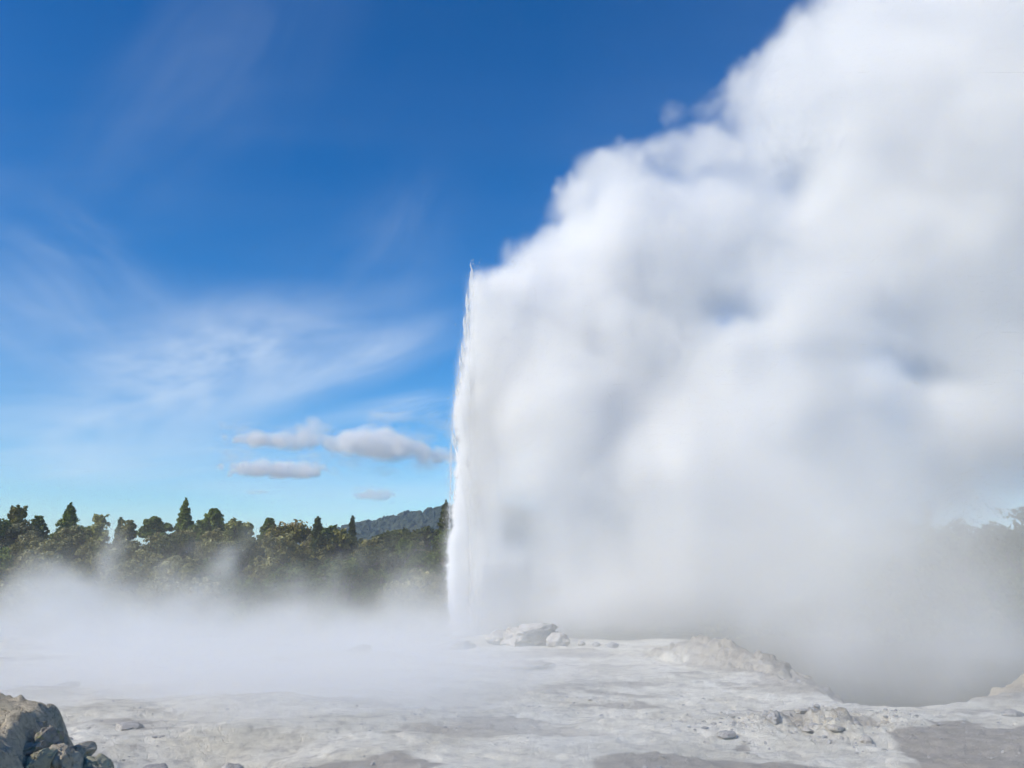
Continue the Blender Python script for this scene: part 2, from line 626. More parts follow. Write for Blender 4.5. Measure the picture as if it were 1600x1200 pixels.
def build_ground():
    rr = np.concatenate([np.geomspace(3.0, 75, 620), np.geomspace(76, 9000, 90)])
    aa = np.radians(np.concatenate([np.linspace(-80, -42, 40, endpoint=False), np.linspace(-42, 42, 760), np.linspace(42, 80, 41)[1:]]))
    R, A = np.meshgrid(rr, aa, indexing='ij')
    x = (R * np.sin(A)).ravel()
    y = (R * np.cos(A)).ravel()
    z = height(x, y)
    nr, na = len(rr), len(aa)
    i = np.arange(nr - 1)[:, None] * na + np.arange(na - 1)[None, :]
    i = i.ravel()
    f = np.stack([i, i + 1, i + na + 1, i + na], 1)[:, ::-1]
    me = mesh('ground', np.stack([x, y, z], 1), f)
    w = fbm2(x * 0.8, y * 0.8, 4, 0.55, 60)
    tan = np.zeros(len(x))
    for p in TAN_PATCHES:
        d = poly_dist(x, y, p + [p[0]])
        d = np.where(inside(x, y, p), d, -d) + 0.28 * w
        tan = np.maximum(tan, sstep(-0.06, 0.16, d))
    tan = np.maximum(tan, 0.75 * sstep(0.16, 0.42, fbm2(x * 0.22, y * 0.45, 5, 0.55, 66)))
    pd = sstep(0.2, 1.6, pit_depth(x, y))
    tan = np.maximum(tan, pd)
    tan = np.maximum(tan, 0.75 * sstep(2.4, 1.2, np.minimum(poly_dist(x, y, RIDGE), poly_dist(x, y, RIDGE2)) + 0.8 * w))
    cr = np.exp(-((x - CRUST[0]) / 2.4) ** 2 - ((y - CRUST[1]) / 1.7) ** 2)
    tan = np.maximum(tan, 0.8 * sstep(0.35, 0.6, cr * (0.75 + 0.8 * w)))
    e = (x + 5.15 + 0.30 * (y - 10.0)) + 0.35 * fbm2(x * 0.9, y * 0.9, 3, 0.5, 31)
    bank = sstep(0.5, -0.2, e) * sstep(14.8, 14.0, y)
    attr(me, 'tan', tan)
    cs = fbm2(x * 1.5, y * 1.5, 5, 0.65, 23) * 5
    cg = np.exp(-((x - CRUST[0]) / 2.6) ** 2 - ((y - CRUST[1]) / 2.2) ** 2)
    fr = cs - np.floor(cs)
    crack_shade_dirt = sstep(0.25, 0.5, cg) * sstep(0.36, 0.45, fr) * sstep(0.56, 0.48, fr) * 0.8  # crevice shade, along with dirt, painted into the ground colour at the crust cracks
    bank = np.maximum(bank, crack_shade_dirt)
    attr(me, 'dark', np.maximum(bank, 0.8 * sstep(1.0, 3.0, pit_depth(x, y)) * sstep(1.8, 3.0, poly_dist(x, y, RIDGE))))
    attr(me, 'soil', np.maximum(sstep(66, 78, y + 4 * w), sstep(10, 15, x + 2 * w) * sstep(52, 60, y + 3 * w)))
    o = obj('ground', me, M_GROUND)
    tag(o, kind='structure')
    return o


build_ground()
print('ground', round(time.time() - T0, 1))

# ---------------------------------------------------------------- rocks


def ico(sub):
    import bmesh
    bm = bmesh.new()
    bmesh.ops.create_icosphere(bm, subdivisions=sub, radius=1.0)
    v = np.array([p.co[:] for p in bm.verts])
    f = np.array([[q.index for q in p.verts] for p in bm.faces])
    bm.free()
    return v, f


ICO = {k: ico(k) for k in (1, 2, 3, 4, 5)}


def rock_mesh(name, dims, seed, sub=4, amp=0.22, freq=1.6, flat=0.0, ledge=0.0, cuts=9, low=0.72):
    v, f = ICO[sub]
    n = fbm3(v * freq, 4, 0.55, seed)
    rid = 1 - np.abs(fbm3(v * freq * 1.7, 4, 0.55, seed + 7))
    p = v * (1 + amp * n + amp * 0.7 * (rid - 0.8))[:, None]
    # chiselled faces
    r2 = np.random.default_rng(seed + 100)
    for _ in range(cuts):
        d = r2.normal(size=3)
        d /= np.linalg.norm(d)
        lim = r2.uniform(low, 0.98) + flat
        e = p @ d
        over = np.maximum(e - lim, 0)
        p = p - over[:, None] * d[None, :] * 0.85
    if ledge:
        zz_ = p[:, 2] * ledge
        fr = zz_ - np.floor(zz_)
        p[:, 2] = (np.floor(zz_) + sstep(0.25, 0.7, fr)) / ledge
    p = p + 0.03 * amp / 0.2 * fbm3(p * 9, 3, 0.6, seed + 3)[:, None] * v
    p = p * np.array(dims)
    return mesh(name, p, f)


def rock(name, label, x, y, dims, seed, mat, rz=0.0, sink=0.35, cat='rock', group=None, **kw):
    me = rock_mesh(name, dims, seed, **kw)
    z = float(height(np.array([x]), np.array([y]))[0])
    o = obj(name, me, mat, None, (x, y, z + dims[2] * (1 - 2 * sink)))
    o.rotation_euler = (0, 0, rz)
    return tag(o, label, cat, group, 'thing')


def rock_px(name, label, px, py, w, h, depth, seed, mat, **kw):
    """a rock whose foot shows at px, py; w, h in photo pixels"""
    p = at_z(px, py, 0.1)
    s = p[1] / F
    return rock(name, label, p[0], p[1] + depth, (w * s / 2, depth, h * s * 0.62), seed, mat, sink=kw.pop('sink', 0.24), **kw)


# the outcrop beside the vent
rock_px('sinter_outcrop', 'crumbling white rock outcrop with a brown hollow just in front of the geyser', 822, 1008, 96, 33, 1.3, 3, M_SINTER, sub=5, amp=0.8, freq=2.6, cuts=14, low=0.55, sink=0.3)
rock_px('sinter_outcrop', 'low pale rock hump left of the tall white outcrop before the jet', 712, 1011, 66, 17, 0.9, 5, M_CRUST, sub=4, amp=0.6, freq=2.4, cuts=14, low=0.55, sink=0.36)
rock_px('sinter_outcrop', 'rounded white end block on the right of the outcrop by the geyser', 874, 1009, 40, 27, 0.8, 9, M_SINTER, sub=4, amp=0.6, freq=2.4, cuts=14, low=0.55, sink=0.32)
rock_px('sinter_outcrop', 'pale sloping block on the left of the tall white outcrop', 780, 1006, 44, 24, 0.9, 12, M_SINTER, sub=4, amp=0.6, freq=2.4, cuts=14, low=0.55, sink=0.32)
rock_px('sinter_outcrop', 'flat crusty ledge on the ground in front of the outcrop', 818, 1036, 84, 10, 0.9, 15, M_SINTER, sub=4, amp=0.45, freq=2.6)
rock_px('sinter_rock', 'leftmost of three small grey stones right of the outcrop', 909, 1008, 13, 7, 0.25, 21, M_GREY, sub=3)
rock_px('sinter_rock', 'middle of three small grey stones right of the outcrop', 932, 1009, 13, 7, 0.25, 22, M_GREY, sub=3)
rock_px('sinter_rock', 'rightmost and largest of three small grey stones right of the outcrop', 958, 1011, 20, 8, 0.3, 23, M_GREY, sub=3)
rock_px('sinter_mound', 'small pale cone of rock alone on the misty terrace left of the jet', 558, 1027, 38, 14, 0.6, 27, M_CRUST, sub=4, amp=0.55, freq=2.2, cuts=12, low=0.55, sink=0.36)
rock_px('sinter_mound', 'faint low hump in the mist left of the small pale cone', 433, 1034, 30, 10, 0.5, 29, M_CRUST, sub=4, amp=0.55, freq=2.2, cuts=12, low=0.55, sink=0.38)
rock_px('sinter_mound', 'low dark hummock in the mist near the left edge', 98, 1066, 34, 9, 0.5, 31, M_GREY, sub=4, amp=0.35)
# the tan shoulder along the rim of the pit
# broken slabs of crust
SLABS = [(1166, 1118, 16, 7, 'dark chip of crust at the left end of the broken patch'),
         (1188, 1122, 22, 7, 'thin grey crust plate beside the dark chip'),
         (1212, 1133, 26, 15, 'tilted crust block with a dark hollow under it'),
         (1233, 1126, 24, 10, 'pale crust block right of the tilted one'),
         (1262, 1124, 34, 8, 'long low crust plate in the broken patch'),
         (1290, 1126, 26, 8, 'ragged crust plate near the middle of the broken patch'),
         (1304, 1122, 16, 9, 'small upright crust chip above the ragged plate'),
         (1266, 1140, 22, 5, 'grey flake lying below the long crust plate'),
         (1312, 1143, 40, 7, 'striped crust slab at the lower edge of the broken patch'),
         (1338, 1116, 9, 8, 'lone dark stone standing on the bright rim'),
         (1345, 1134, 14, 12, 'dark cracked block at the right end of the broken patch'),
         (1358, 1152, 20, 12, 'white crumbling crust edge above the tan flat'),
         (1140, 1147, 40, 7, 'flat grey rock patch left of the broken crust'),
         (1384, 1130, 22, 8, 'pale crumbly lump at the edge of the tan flat'),
         (1592, 1114, 34, 10, 'dark low rock on the bright rim at the right edge')]
for i, (px, py, w, h, lab) in enumerate(SLABS):
    rock_px('crust_slab', lab, px, py, w, h * 1.3, 0.16 + 0.004 * w, 60 + i, M_GREY if i in (0, 1, 2, 9, 10, 12, 14) else M_CRUST, sub=4, amp=0.75, freq=2.4, cuts=16, low=0.42, sink=0.40, group='broken pieces of sinter crust')
# stones of the left foreground bank
BOULD = [(8, 1104, 58, 50, 12.6, M_OLIVE, 'smooth olive boulder cut by the left edge, highest of the bank'),
         (40, 1110, 52, 42, 12.3, M_OLIVE, 'rounded olive-grey boulder second from the left edge'),
         (22, 1135, 60, 30, 11.6, M_BANK, 'weathered grey slab lying below the olive boulders'),
         (52, 1118, 26, 26, 11.8, M_DARK, 'brownish stone between the olive boulder and the dark peak'),
         (76, 1140, 22, 62, 11.4, M_DARK, 'dark pointed rock standing at the crest of the bank'),
         (48, 1152, 34, 26, 11.0, M_DARK, 'dark fissured rock below the grey slab'),
         (70, 1164, 22, 34, 10.9, M_OLIVE, 'mossy green and pink rock in the hollow of the bank'),
         (104, 1168, 40, 80, 11.3, M_BANK, 'smooth grey rock rib sloping down to the right'),
         (128, 1152, 30, 26, 11.9, M_BANK, 'small dark-topped rock right of the smooth rib'),
         (148, 1182, 52, 46, 11.7, M_OLIVE, 'brownish rock slope at the lower end of the bank')]
for i, (px, py, w, h, Y, m, lab) in enumerate(BOULD):
    p = at(px, py, Y + 0.15) - np.array((0, 0, 0.13 + 0.19 * h * Y / F))
    s = Y / F
    me = rock_mesh('boulder', (w * s * 0.54, 0.30 + 0.2 * w * s, h * s * 0.50), 90 + i, sub=5, amp=0.26 if i < 2 else 0.5, freq=1.5 if i < 2 else 2.6, cuts=12)
    o = obj('boulder', me, m, None, p)
    if h > w * 1.4:
        o.rotation_euler = (0, math.radians(-24 if i == 7 else -8), 0)
    tag(o, lab, 'boulder', kind='thing')
# misty rocks in the hollow
for i, (px, py, w, h, lab) in enumerate([(232, 1176, 60, 26, 'blurred grey rock in the steamy hollow right of the bank'),
                                         (300, 1190, 74, 34, 'broad grey rock at the bottom edge of the steamy hollow'),
                                         (352, 1172, 40, 18, 'ridged rock on the right side of the steamy hollow'),
                                         (384, 1196, 48, 14, 'low rock at the bottom edge right of the hollow'),
                                         (186, 1140, 46, 10, 'flat pale rock shelf left of the steamy hollow')]):
    rock_px('hollow_rock', lab, px, py, w, h, 0.5, 120 + i, M_CRUST, sub=4, amp=0.6, freq=2.2, cuts=14, low=0.5, sink=0.42)


def build_pebbles():
    v, f = ICO[1]
    n = 2600
    r = np.random.default_rng(8)
    Y = 17 + 34 * r.random(n) ** 1.6
    X = (r.random(n) - 0.5) * 1.35 * Y
    keep = (fbm2(X * 0.35, Y * 0.35, 3, 0.5, 70) > -0.02) & (pit_depth(X, Y) < -0.1) & ~((X < -4) & (Y < 15.5))
    X, Y = X[keep], Y[keep]
    q = 480
    X = np.concatenate([X, CRUST[0] + 1.9 * r.normal(size=q)])
    Y = np.concatenate([Y, CRUST[1] + 1.3 * r.normal(size=q)])
    n = len(X)
    s = 0.012 + 0.045 * r.random(n) ** 3
    s[-q:] = 0.015 + 0.060 * r.random(q) ** 3
    Z = height(X, Y) + s * 0.25
    sc3 = s[:, None] * r.uniform(0.7, 1.4, (n, 3)) * np.array((1.2, 1.0, 0.7))
    V = v[None] * (1 + 0.25 * r.normal(size=(n, len(v), 1)).clip(-1.5, 1.5)) * sc3[:, None] + np.stack([X, Y, Z], 1)[:, None]
    Fc = f[None] + (np.arange(n) * len(v))[:, None, None]
    me = mesh('pebbles', V.reshape(-1, 3), Fc.reshape(-1, 3), False)
    tag(obj('pebbles', me, M_GREY), 'loose grey pebbles strewn over the white terrace', 'pebbles', kind='stuff')


build_pebbles()
print('rocks', round(time.time() - T0, 1))

# ---------------------------------------------------------------- trees


def tubes(name, segs, sides=5):
    """segs: list of (p0, p1, r0, r1) -> one tapered tube each"""
    V, Fc = [], []
    for p0, p1, r0, r1 in segs:
        p0, p1 = np.array(p0, float), np.array(p1, float)
        d = p1 - p0
        L = np.linalg.norm(d)
        if L < 1e-6:
            continue
        d /= L
        a = np.cross(d, (0, 0, 1.0)) if abs(d[2]) < 0.9 else np.cross(d, (1.0, 0, 0))
        a /= np.linalg.norm(a)
        b = np.cross(d, a)
        k = len(V)
        for p, r in ((p0, r0), (p1, r1)):
            for s in range(sides):
                t = 2 * math.pi * s / sides
                V.append(p + r * (math.cos(t) * a + math.sin(t) * b))
        for s in range(sides):
            t = (s + 1) % sides
            Fc.append((k + s, k + t, k + sides + t, k + sides + s))
    return mesh(name, np.array(V), np.array(Fc))


def leaves(name, clumps, mat, r, per=34, leaf=0.22, squash=0.8, upright=0.0):
    """clumps: (x, y, z, radius, tipness) -> one mesh of leaf-sized faces spread through each clump"""
    c = np.asarray(clumps, float)
    cnt = np.maximum(6, (per * (c[:, 3] / np.median(c[:, 3])) ** 1.6).astype(int))
    idx = np.repeat(np.arange(len(c)), cnt)
    n = len(idx)
    d = r.normal(size=(n, 3))
    d /= np.linalg.norm(d, axis=1)[:, None]
    rad = r.random(n) ** 0.45
    off = d * rad[:, None] * np.array((1, 1, squash))
    p = c[idx, :3] + off * c[idx, 3][:, None]
    nrm = d * 0.7 + r.normal(size=(n, 3)) * 0.6 + np.array((0, 0, 0.35))
    nrm /= np.linalg.norm(nrm, axis=1)[:, None]
    a = np.cross(nrm, r.normal(size=(n, 3)) + np.array((0, 0, upright * 4)))
    a /= np.linalg.norm(a, axis=1)[:, None] + 1e-9
    b = np.cross(nrm, a)
    s = leaf * r.uniform(0.6, 1.35, n)[:, None]
    V = np.stack([p - a * s * 0.55, p - b * s * 0.9, p + a * s * 0.55, p + b * s * 0.9], 1)
    V += r.normal(size=V.shape) * (leaf * 0.12)
    Fc = np.arange(n * 4).reshape(n, 4)
    me = mesh(name, V.reshape(-1, 3), Fc, False)
    ct = r.random(len(c))
    tint = np.clip(0.6 * ct[idx] + 0.4 * r.random(n), 0, 1)
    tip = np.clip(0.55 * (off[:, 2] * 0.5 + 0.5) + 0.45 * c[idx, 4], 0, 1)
    attr(me, 'tint', np.repeat(tint, 4))
    attr(me, 'tip', np.repeat(tip, 4))
    me.materials.append(mat)
    return me


def shape_cone(r, H, R, pw=0.9, droop=0.25, bare=0.08, n=95, lean=0.0):
    cl, sg = [], []
    for i in range(n):
        t = bare + (0.96 - bare) * (i + r.random()) / n
        L = R * (1 - t) ** pw * r.uniform(0.62, 1.12) + 0.10
        az = r.random() * 6.283
        dx, dy = math.cos(az), math.sin(az)
        z0 = H * t
        for q in (0.35, 0.7, 1.0):
            cl.append((dx * L * q, dy * L * q, z0 - droop * L * q * q + 0.1 * L * q, (0.05 + 0.34 * (1 - t)) * R * (1.15 - 0.5 * q) * 0.66 + 0.07, t * 0.5 + q * 0.4))
        sg.append(((0, 0, z0), (dx * L, dy * L, z0 - droop * L), 0.03 + 0.03 * (1 - t), 0.012))
    for q in (0.90, 0.93, 0.96, 0.985, 1.005):
        cl.append((0, 0, H * q, 0.06 + 0.10 * R * (1.02 - q) * 4, 1))
    return cl, sg


def shape_round(r, H, R, n=70, low=0.30, flat=1.0):
    cl, sg = [], []
    zc = H * (low + (1 - low) * 0.5)
    hz = H * (1 - low) * 0.5
    for i in range(n):
        d = r.normal(size=3)
        d /= np.linalg.norm(d)
        if d[2] < -0.55:
            d[2] *= -0.5
        k = r.uniform(0.62, 1.06) if i % 4 else r.uniform(0.2, 0.6)
        p = np.array((d[0] * R * k, d[1] * R * k, zc + d[2] * hz * k * flat))
        cl.append((*p, R * r.uniform(0.17, 0.33), 0.5 + 0.5 * d[2]))
        if i % 2 == 0:
            m = np.array((p[0] * 0.35, p[1] * 0.35, H * low * 0.8 + (p[2] - H * low * 0.8) * 0.45))
            sg.append(((0, 0, H * low * 0.75), m, 0.09, 0.06))
            sg.append((m, p, 0.06, 0.02))
    return cl, sg


def shape_layer(r, H, R, n=11):
    cl, sg = [], []
    for i in range(n):
        t = 0.35 + 0.63 * (i + 0.5) / n
        az = r.random() * 6.283
        L = R * (1.12 - 0.75 * max(0, t - 0.45) / 0.55) * r.uniform(0.55, 0.85)
        c = np.array((math.cos(az) * L * 0.55, math.sin(az) * L * 0.55, H * t))
        for j in range(9):
            a2 = r.random() * 6.283
            q = L * 0.62 * math.sqrt(r.random())
            cl.append((c[0] + math.cos(a2) * q, c[1] + math.sin(a2) * q, c[2] + r.normal() * 0.10 + 0.06 * q, R * r.uniform(0.13, 0.22), 0.4 + 0.6 * t))
        sg.append(((0, 0, H * t * 0.85), c, 0.07, 0.03))
    return cl, sg


def shape_whorl(r, H, R, levels=11):
    cl, sg = [], []
    for i in range(levels):
        t = 0.12 + 0.86 * i / (levels - 1)
        L = R * (1 - t) ** 0.75 * 1.05 + 0.22
        k = 7
        a0 = r.random()
        for j in range(k):
            az = a0 + 6.283 * (j + 0.3 * r.random()) / k
            dx, dy = math.cos(az), math.sin(az)
            Lj = L * r.uniform(0.72, 1.12)
            for q in (0.3, 0.55, 0.8, 1.0):
                cl.append((dx * Lj * q, dy * Lj * q, H * t + 0.42 * Lj * q * q, 0.20 + 0.10 * R * (1 - q * 0.5) * (1 - t * 0.5), 0.3 * q + 0.6 * t))
            sg.append(((0, 0, H * t), (dx * Lj, dy * Lj, H * t + 0.42 * Lj), 0.05, 0.015))
    cl.append((0, 0, H * 0.99, 0.18, 1))
    return cl, sg


def shape_feather(r, H, R, n=34):
    cl, sg = [], []
    for i in range(n):
        az = r.random() * 6.283
        t = r.uniform(0.30, 0.95)
        L = R * (1.08 - t * 0.75) * r.uniform(0.5, 1.1)
        p0 = np.array((0, 0, H * (t - 0.25)))
        p = np.array((math.cos(az) * L, math.sin(az) * L, H * t + 0.3 * L))
        m = (p0 + p) * 0.5 + np.array((0, 0, -0.08 * L))
        sg += [(p0, m, 0.05, 0.035), (m, p, 0.035, 0.012)]
        for q in (0.75, 1.0):
            for _ in range(2):
                e = m + (p - m) * q + r.normal(size=3) * 0.22
                cl.append((*e, 0.16 + 0.09 * R * r.random(), 0.5 * t + 0.5 * r.random()))
    return cl, sg


def shape_bush(r, H, R, n=60):
    cl, sg = [], []
    for i in range(n):
        u = r.random()
        az = r.random() * 6.283
        ph = math.acos(u)
        k = r.uniform(0.78, 1.04) if i % 5 else r.uniform(0.3, 0.7)
        x, y, z = R * k * math.sin(ph) * math.cos(az), R * k * math.sin(ph) * math.sin(az), H * (0.22 + 0.78 * k * u)
        cl.append((x, y, z, R * r.uniform(0.13, 0.26), 0.25 + 0.75 * u))
        if i % 4 == 0:
            sg.append(((x * 0.12, y * 0.12, 0), (x, y, z), 0.06, 0.015))
    return cl, sg


SHAPES = dict(cone=shape_cone, round=shape_round, layer=shape_layer, whorl=shape_whorl, feather=shape_feather, bush=shape_bush)

L_DARK = leaf_material('conifer_leaf', (0.041, 0.067, 0.013), (0.134, 0.179, 0.028), (0.224, 0.252, 0.046))
L_MID = leaf_material('green_leaf', (0.063, 0.095, 0.016), (0.191, 0.241, 0.039), (0.337, 0.336, 0.079))
L_OLIVE = leaf_material('olive_leaf', (0.078, 0.089, 0.019), (0.257, 0.241, 0.053), (0.323, 0.287, 0.101), 0.35)
L_RUST = leaf_material('rust_leaf', (0.067, 0.072, 0.016), (0.212, 0.190, 0.039), (0.355, 0.255, 0.083), 0.42)
L_PALE = leaf_material('pale_leaf', (0.168, 0.179, 0.059), (0.381, 0.378, 0.131), (0.627, 0.588, 0.250), 0.35)
L_SCRUB = leaf_material('scrub_leaf', (0.090, 0.092, 0.028), (0.257, 0.241, 0.079), (0.372, 0.351, 0.166), 0.36)
L_GREYSCRUB = leaf_material('grey_scrub_leaf', (0.123, 0.115, 0.047), (0.292, 0.263, 0.112), (0.436, 0.415, 0.236), 0.40)
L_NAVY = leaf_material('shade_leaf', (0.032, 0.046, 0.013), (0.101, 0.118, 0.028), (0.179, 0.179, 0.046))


def tree(name, label, px, top, Y, wpx, kind, leafm, seed, cat='tree', base=None, per=34, leaf=0.24, bark=M_BARK, group=None, rz=0.0, **kw):
    """a tree whose tip shows at px, top; wpx: crown width in photo pixels"""
    r = np.random.default_rng(seed)
    tip = at(px, top, Y)
    gz = float(height(np.array([tip[0]]), np.array([Y]))[0])
    R = wpx * Y / F / 2
    H = max(2.5, tip[2] - gz - R * {'round': 0.24, 'layer': 0.15, 'feather': 0.15, 'whorl': 0.1}.get(kind, 0.0))
    cl, sg = SHAPES[kind](r, H, R, **kw)
    e = empty(name, (tip[0], Y, gz - 0.05), rz)
    tr = max(0.10, 0.028 * H)
    trunk = [((0, 0, 0), (0.02 * H * r.normal() * 0.3, 0, H * 0.5), tr, tr * 0.6)]
    trunk.append((trunk[0][1], (0, 0, H * (0.96 if kind in ('cone', 'whorl') else 0.7)), tr * 0.6, 0.03))
    obj('trunk', tubes('trunk', trunk + sg), bark, e)
    obj('crown', leaves('crown', cl, leafm, r, per, leaf), None, e)
    tag(e, label, cat, group)
    return e


G_SKY = 'trees along the skyline'
TREES = [
    ('evergreen_tree', 'dark evergreen cut by the left edge of the skyline', -6, 804, 118, 60, 'round', L_DARK, {}),
    ('slender_tree', 'tall open brownish tree nearest the left edge', 29, 789, 120, 44, 'feather', L_OLIVE, dict(n=70, per=40)),
    ('conifer_tree', 'small ragged conifer between the tall open tree and the broad pointed one', 62, 806, 124, 44, 'whorl', L_DARK, dict(levels=8, per=24)),
    ('conifer_tree', 'broad bright green pointed conifer, biggest at the left', 111, 786, 122, 74, 'cone', L_MID, dict(pw=1.05, n=120)),
    ('round_tree', 'olive green shoulder tree against the broad pointed conifer', 138, 812, 121, 52, 'round', L_MID, {}),
    ('bare_tree', 'pale grey thin-leaved tree right of the broad pointed conifer', 157, 801, 118, 40, 'feather', L_PALE, dict(n=44, per=13, bark=M_PALEBARK)),
    ('conifer_tree', 'small dark spire behind a wisp of steam', 189, 809, 128, 20, 'cone', L_DARK, dict(pw=0.9)),
    ('conifer_tree', 'small brownish tree right of the steam wisp', 203, 814, 124, 30, 'feather', L_OLIVE, dict(n=46, per=30)),
    ('cedar_tree', 'dark layered spreading tree left of the tall spire', 246, 804, 122, 62, 'layer', L_DARK, dict(n=15, per=46)),
    ('conifer_tree', 'tallest sharp-pointed conifer on the left skyline', 291, 779, 124, 48, 'cone', L_MID, dict(pw=0.95, n=130)),
    ('conifer_tree', 'low dark tree between the tall spire and the star-shaped pine', 316, 810, 122, 36, 'round', L_DARK, {}),
    ('pine_tree', 'star-shaped green pine with upswept branches', 335, 794, 120, 56, 'whorl', L_MID, dict(per=26)),
    ('feathery_tree', 'pale feathery tree just right of the star-shaped pine', 366, 811, 116, 34, 'feather', L_PALE, dict(n=52, per=26)),
    ('feathery_tree', 'pale feathery tree fading into the sky, second right of the star pine', 386, 815, 117, 28, 'feather', L_PALE, dict(n=46, per=26)),
    ('pine_tree', 'small tufted pine left of the rust-topped round tree', 421, 810, 124, 32, 'whorl', L_MID, dict(levels=9, per=22)),
    ('round_tree', 'round tree with rust and gold crown left of the dark cypress', 455, 808, 120, 70, 'round', L_RUST, dict(n=90)),
    ('round_tree', 'low bush tree between the rust-topped tree and the cypress', 478, 822, 121, 36, 'round', L_RUST, {}),
    ('cypress_tree', 'narrow almost black cypress spire', 497, 808, 112, 22, 'cone', L_NAVY, dict(pw=0.62, droop=-0.6, n=130, bare=0.02)),
    ('conifer_tree', 'dark blunt tree beside the black cypress', 514, 814, 116, 34, 'round', L_DARK, {}),
    ('round_tree', 'olive tree right of the dark blunt one', 532, 822, 114, 34, 'round', L_OLIVE, {}),
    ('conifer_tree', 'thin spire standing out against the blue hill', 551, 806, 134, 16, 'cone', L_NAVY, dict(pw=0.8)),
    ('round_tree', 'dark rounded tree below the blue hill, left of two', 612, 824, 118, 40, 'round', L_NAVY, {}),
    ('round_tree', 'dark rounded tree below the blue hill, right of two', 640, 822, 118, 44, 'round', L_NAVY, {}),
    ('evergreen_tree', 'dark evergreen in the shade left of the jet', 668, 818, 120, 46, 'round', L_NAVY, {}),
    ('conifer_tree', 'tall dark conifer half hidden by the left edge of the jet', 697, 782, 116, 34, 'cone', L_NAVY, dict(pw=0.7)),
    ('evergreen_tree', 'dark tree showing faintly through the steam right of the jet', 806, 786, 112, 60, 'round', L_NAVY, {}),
    ('evergreen_tree', 'faint tree in the steam, far left of the right-hand group', 1190, 806, 100, 70, 'round', L_DARK, {}),
    ('evergreen_tree', 'faint tree in the steam, second from the left of the right-hand group', 1270, 802, 100, 80, 'round', L_DARK, {}),
    ('evergreen_tree', 'faint tree in the steam, third from the left of the right-hand group', 1345, 800, 98, 80, 'round', L_DARK, {}),
    ('evergreen_tree', 'dark tree just left of the pointed one in the right-hand steam', 1410, 796, 92, 70, 'round', L_DARK, {}),
    ('conifer_tree', 'pointed tree showing through the steam at the right', 1446, 786, 94, 44, 'cone', L_DARK, dict(pw=0.8)),
    ('round_tree', 'rounded tree right of the pointed one in the steam', 1490, 800, 92, 70, 'round', L_DARK, {}),
    ('evergreen_tree', 'tall dark tree in the steam at the right edge', 1582, 772, 84, 110, 'round', L_DARK, dict(n=110)),
    ('evergreen_tree', 'lower dark tree in the steam left of the right edge', 1538, 806, 90, 70, 'round', L_DARK, {}),
    ('evergreen_tree', 'dark tree below the tall one at the right edge', 1612, 860, 72, 110, 'round', L_MID, dict(n=110)),
]
for i, (nm, lab, px, top, Y, w, kind, lm, kw) in enumerate(TREES):
    tree(nm, lab, px, top, Y, w, kind, lm, 200 + i, group=G_SKY, **kw)
print('trees', round(time.time() - T0, 1))

# the scrub below the skyline trees
BUSH = []
for k in range(9):
    r = np.random.default_rng(400 + k)
    R = 2.5
    H = 3.6 + 0.9 * r.random()
    cl, sg = shape_bush(r, H, R, 74)
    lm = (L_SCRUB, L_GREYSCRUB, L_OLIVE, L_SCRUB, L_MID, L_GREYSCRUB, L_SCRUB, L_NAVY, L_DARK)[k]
    BUSH.append((leaves('foliage', cl, lm, r, 46, 0.17), tubes('stem', sg), H, R))


SHORT = [(-6, 'the evergreen at the left edge'), (29, 'the tall open brownish tree'), (62, 'the small ragged conifer'), (111, 'the broad pointed conifer'), (157, 'the pale grey tree'), (195, 'the wisp of steam'), (246, 'the layered spreading tree'),
         (291, 'the tallest sharp conifer'), (335, 'the star-shaped pine'), (376, 'the pale feathery trees'), (421, 'the small tufted pine'), (455, 'the rust-topped round tree'), (497, 'the black cypress'), (532, 'the olive tree'), (565, 'the left foot of the hill'), (612, 'the dark rounded tree'), (650, 'the shaded evergreen'), (697, 'the conifer at the jet')]
ROWS = ('front', 'second', 'third', 'fourth', 'fifth', 'back')
COLS = ('olive', 'grey-olive', 'yellowish olive', 'olive', 'green', 'grey-olive', 'olive', 'dark', 'dark green')
PLACED = {}


def bush(k, x, y, s, rz, label, group):
    fo, st, H, R = BUSH[k]
    gz = float(height(np.array([x]), np.array([y]))[0])
    e = empty('scrub_bush', (x, y, gz - 0.1), rz, s)
    obj('foliage', fo, None, e)
    obj('stem', st, M_BARK, e)
    tag(e, label, 'bush', group)
    return e


rb = random.Random(5)
for row, (Y, s0, step) in enumerate(((84, 0.95, 4.2), (91, 1.05, 4.4), (98, 1.1, 4.6), (105, 1.1, 4.8), (112, 0.98, 4.8), (118, 0.95, 4.4))):
    x0, x1 = at(-30, 800, Y)[0], at(712, 800, Y)[0]
    x = x0 + rb.random() * 3
    while x < x1:
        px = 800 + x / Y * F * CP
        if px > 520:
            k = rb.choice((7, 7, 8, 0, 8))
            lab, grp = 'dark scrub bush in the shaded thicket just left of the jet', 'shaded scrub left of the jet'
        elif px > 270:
            k = rb.choice((0, 1, 3, 5, 7, 8))
            lab, grp = 'grey-green scrub bush in the steamy thicket below the cypress and star-shaped pine', 'scrub below the cypress'
        else:
            k = rb.choice((0, 1, 2, 3, 4, 5, 6))
            lab, grp = 'olive scrub bush in the thicket below the conifers at the far left', 'scrub at the far left'
        e = bush(k, x + rb.uniform(-0.6, 0.6), Y + rb.uniform(-2.5, 2.5), s0 * rb.uniform(0.78, 1.25), rb.random() * 6.28, lab, grp)
        near_ = min(SHORT, key=lambda q: abs(q[0] - px))[1]
        PLACED.setdefault((row, near_), []).append((x, e, COLS[k]))
        x += step * rb.uniform(0.8, 1.25)
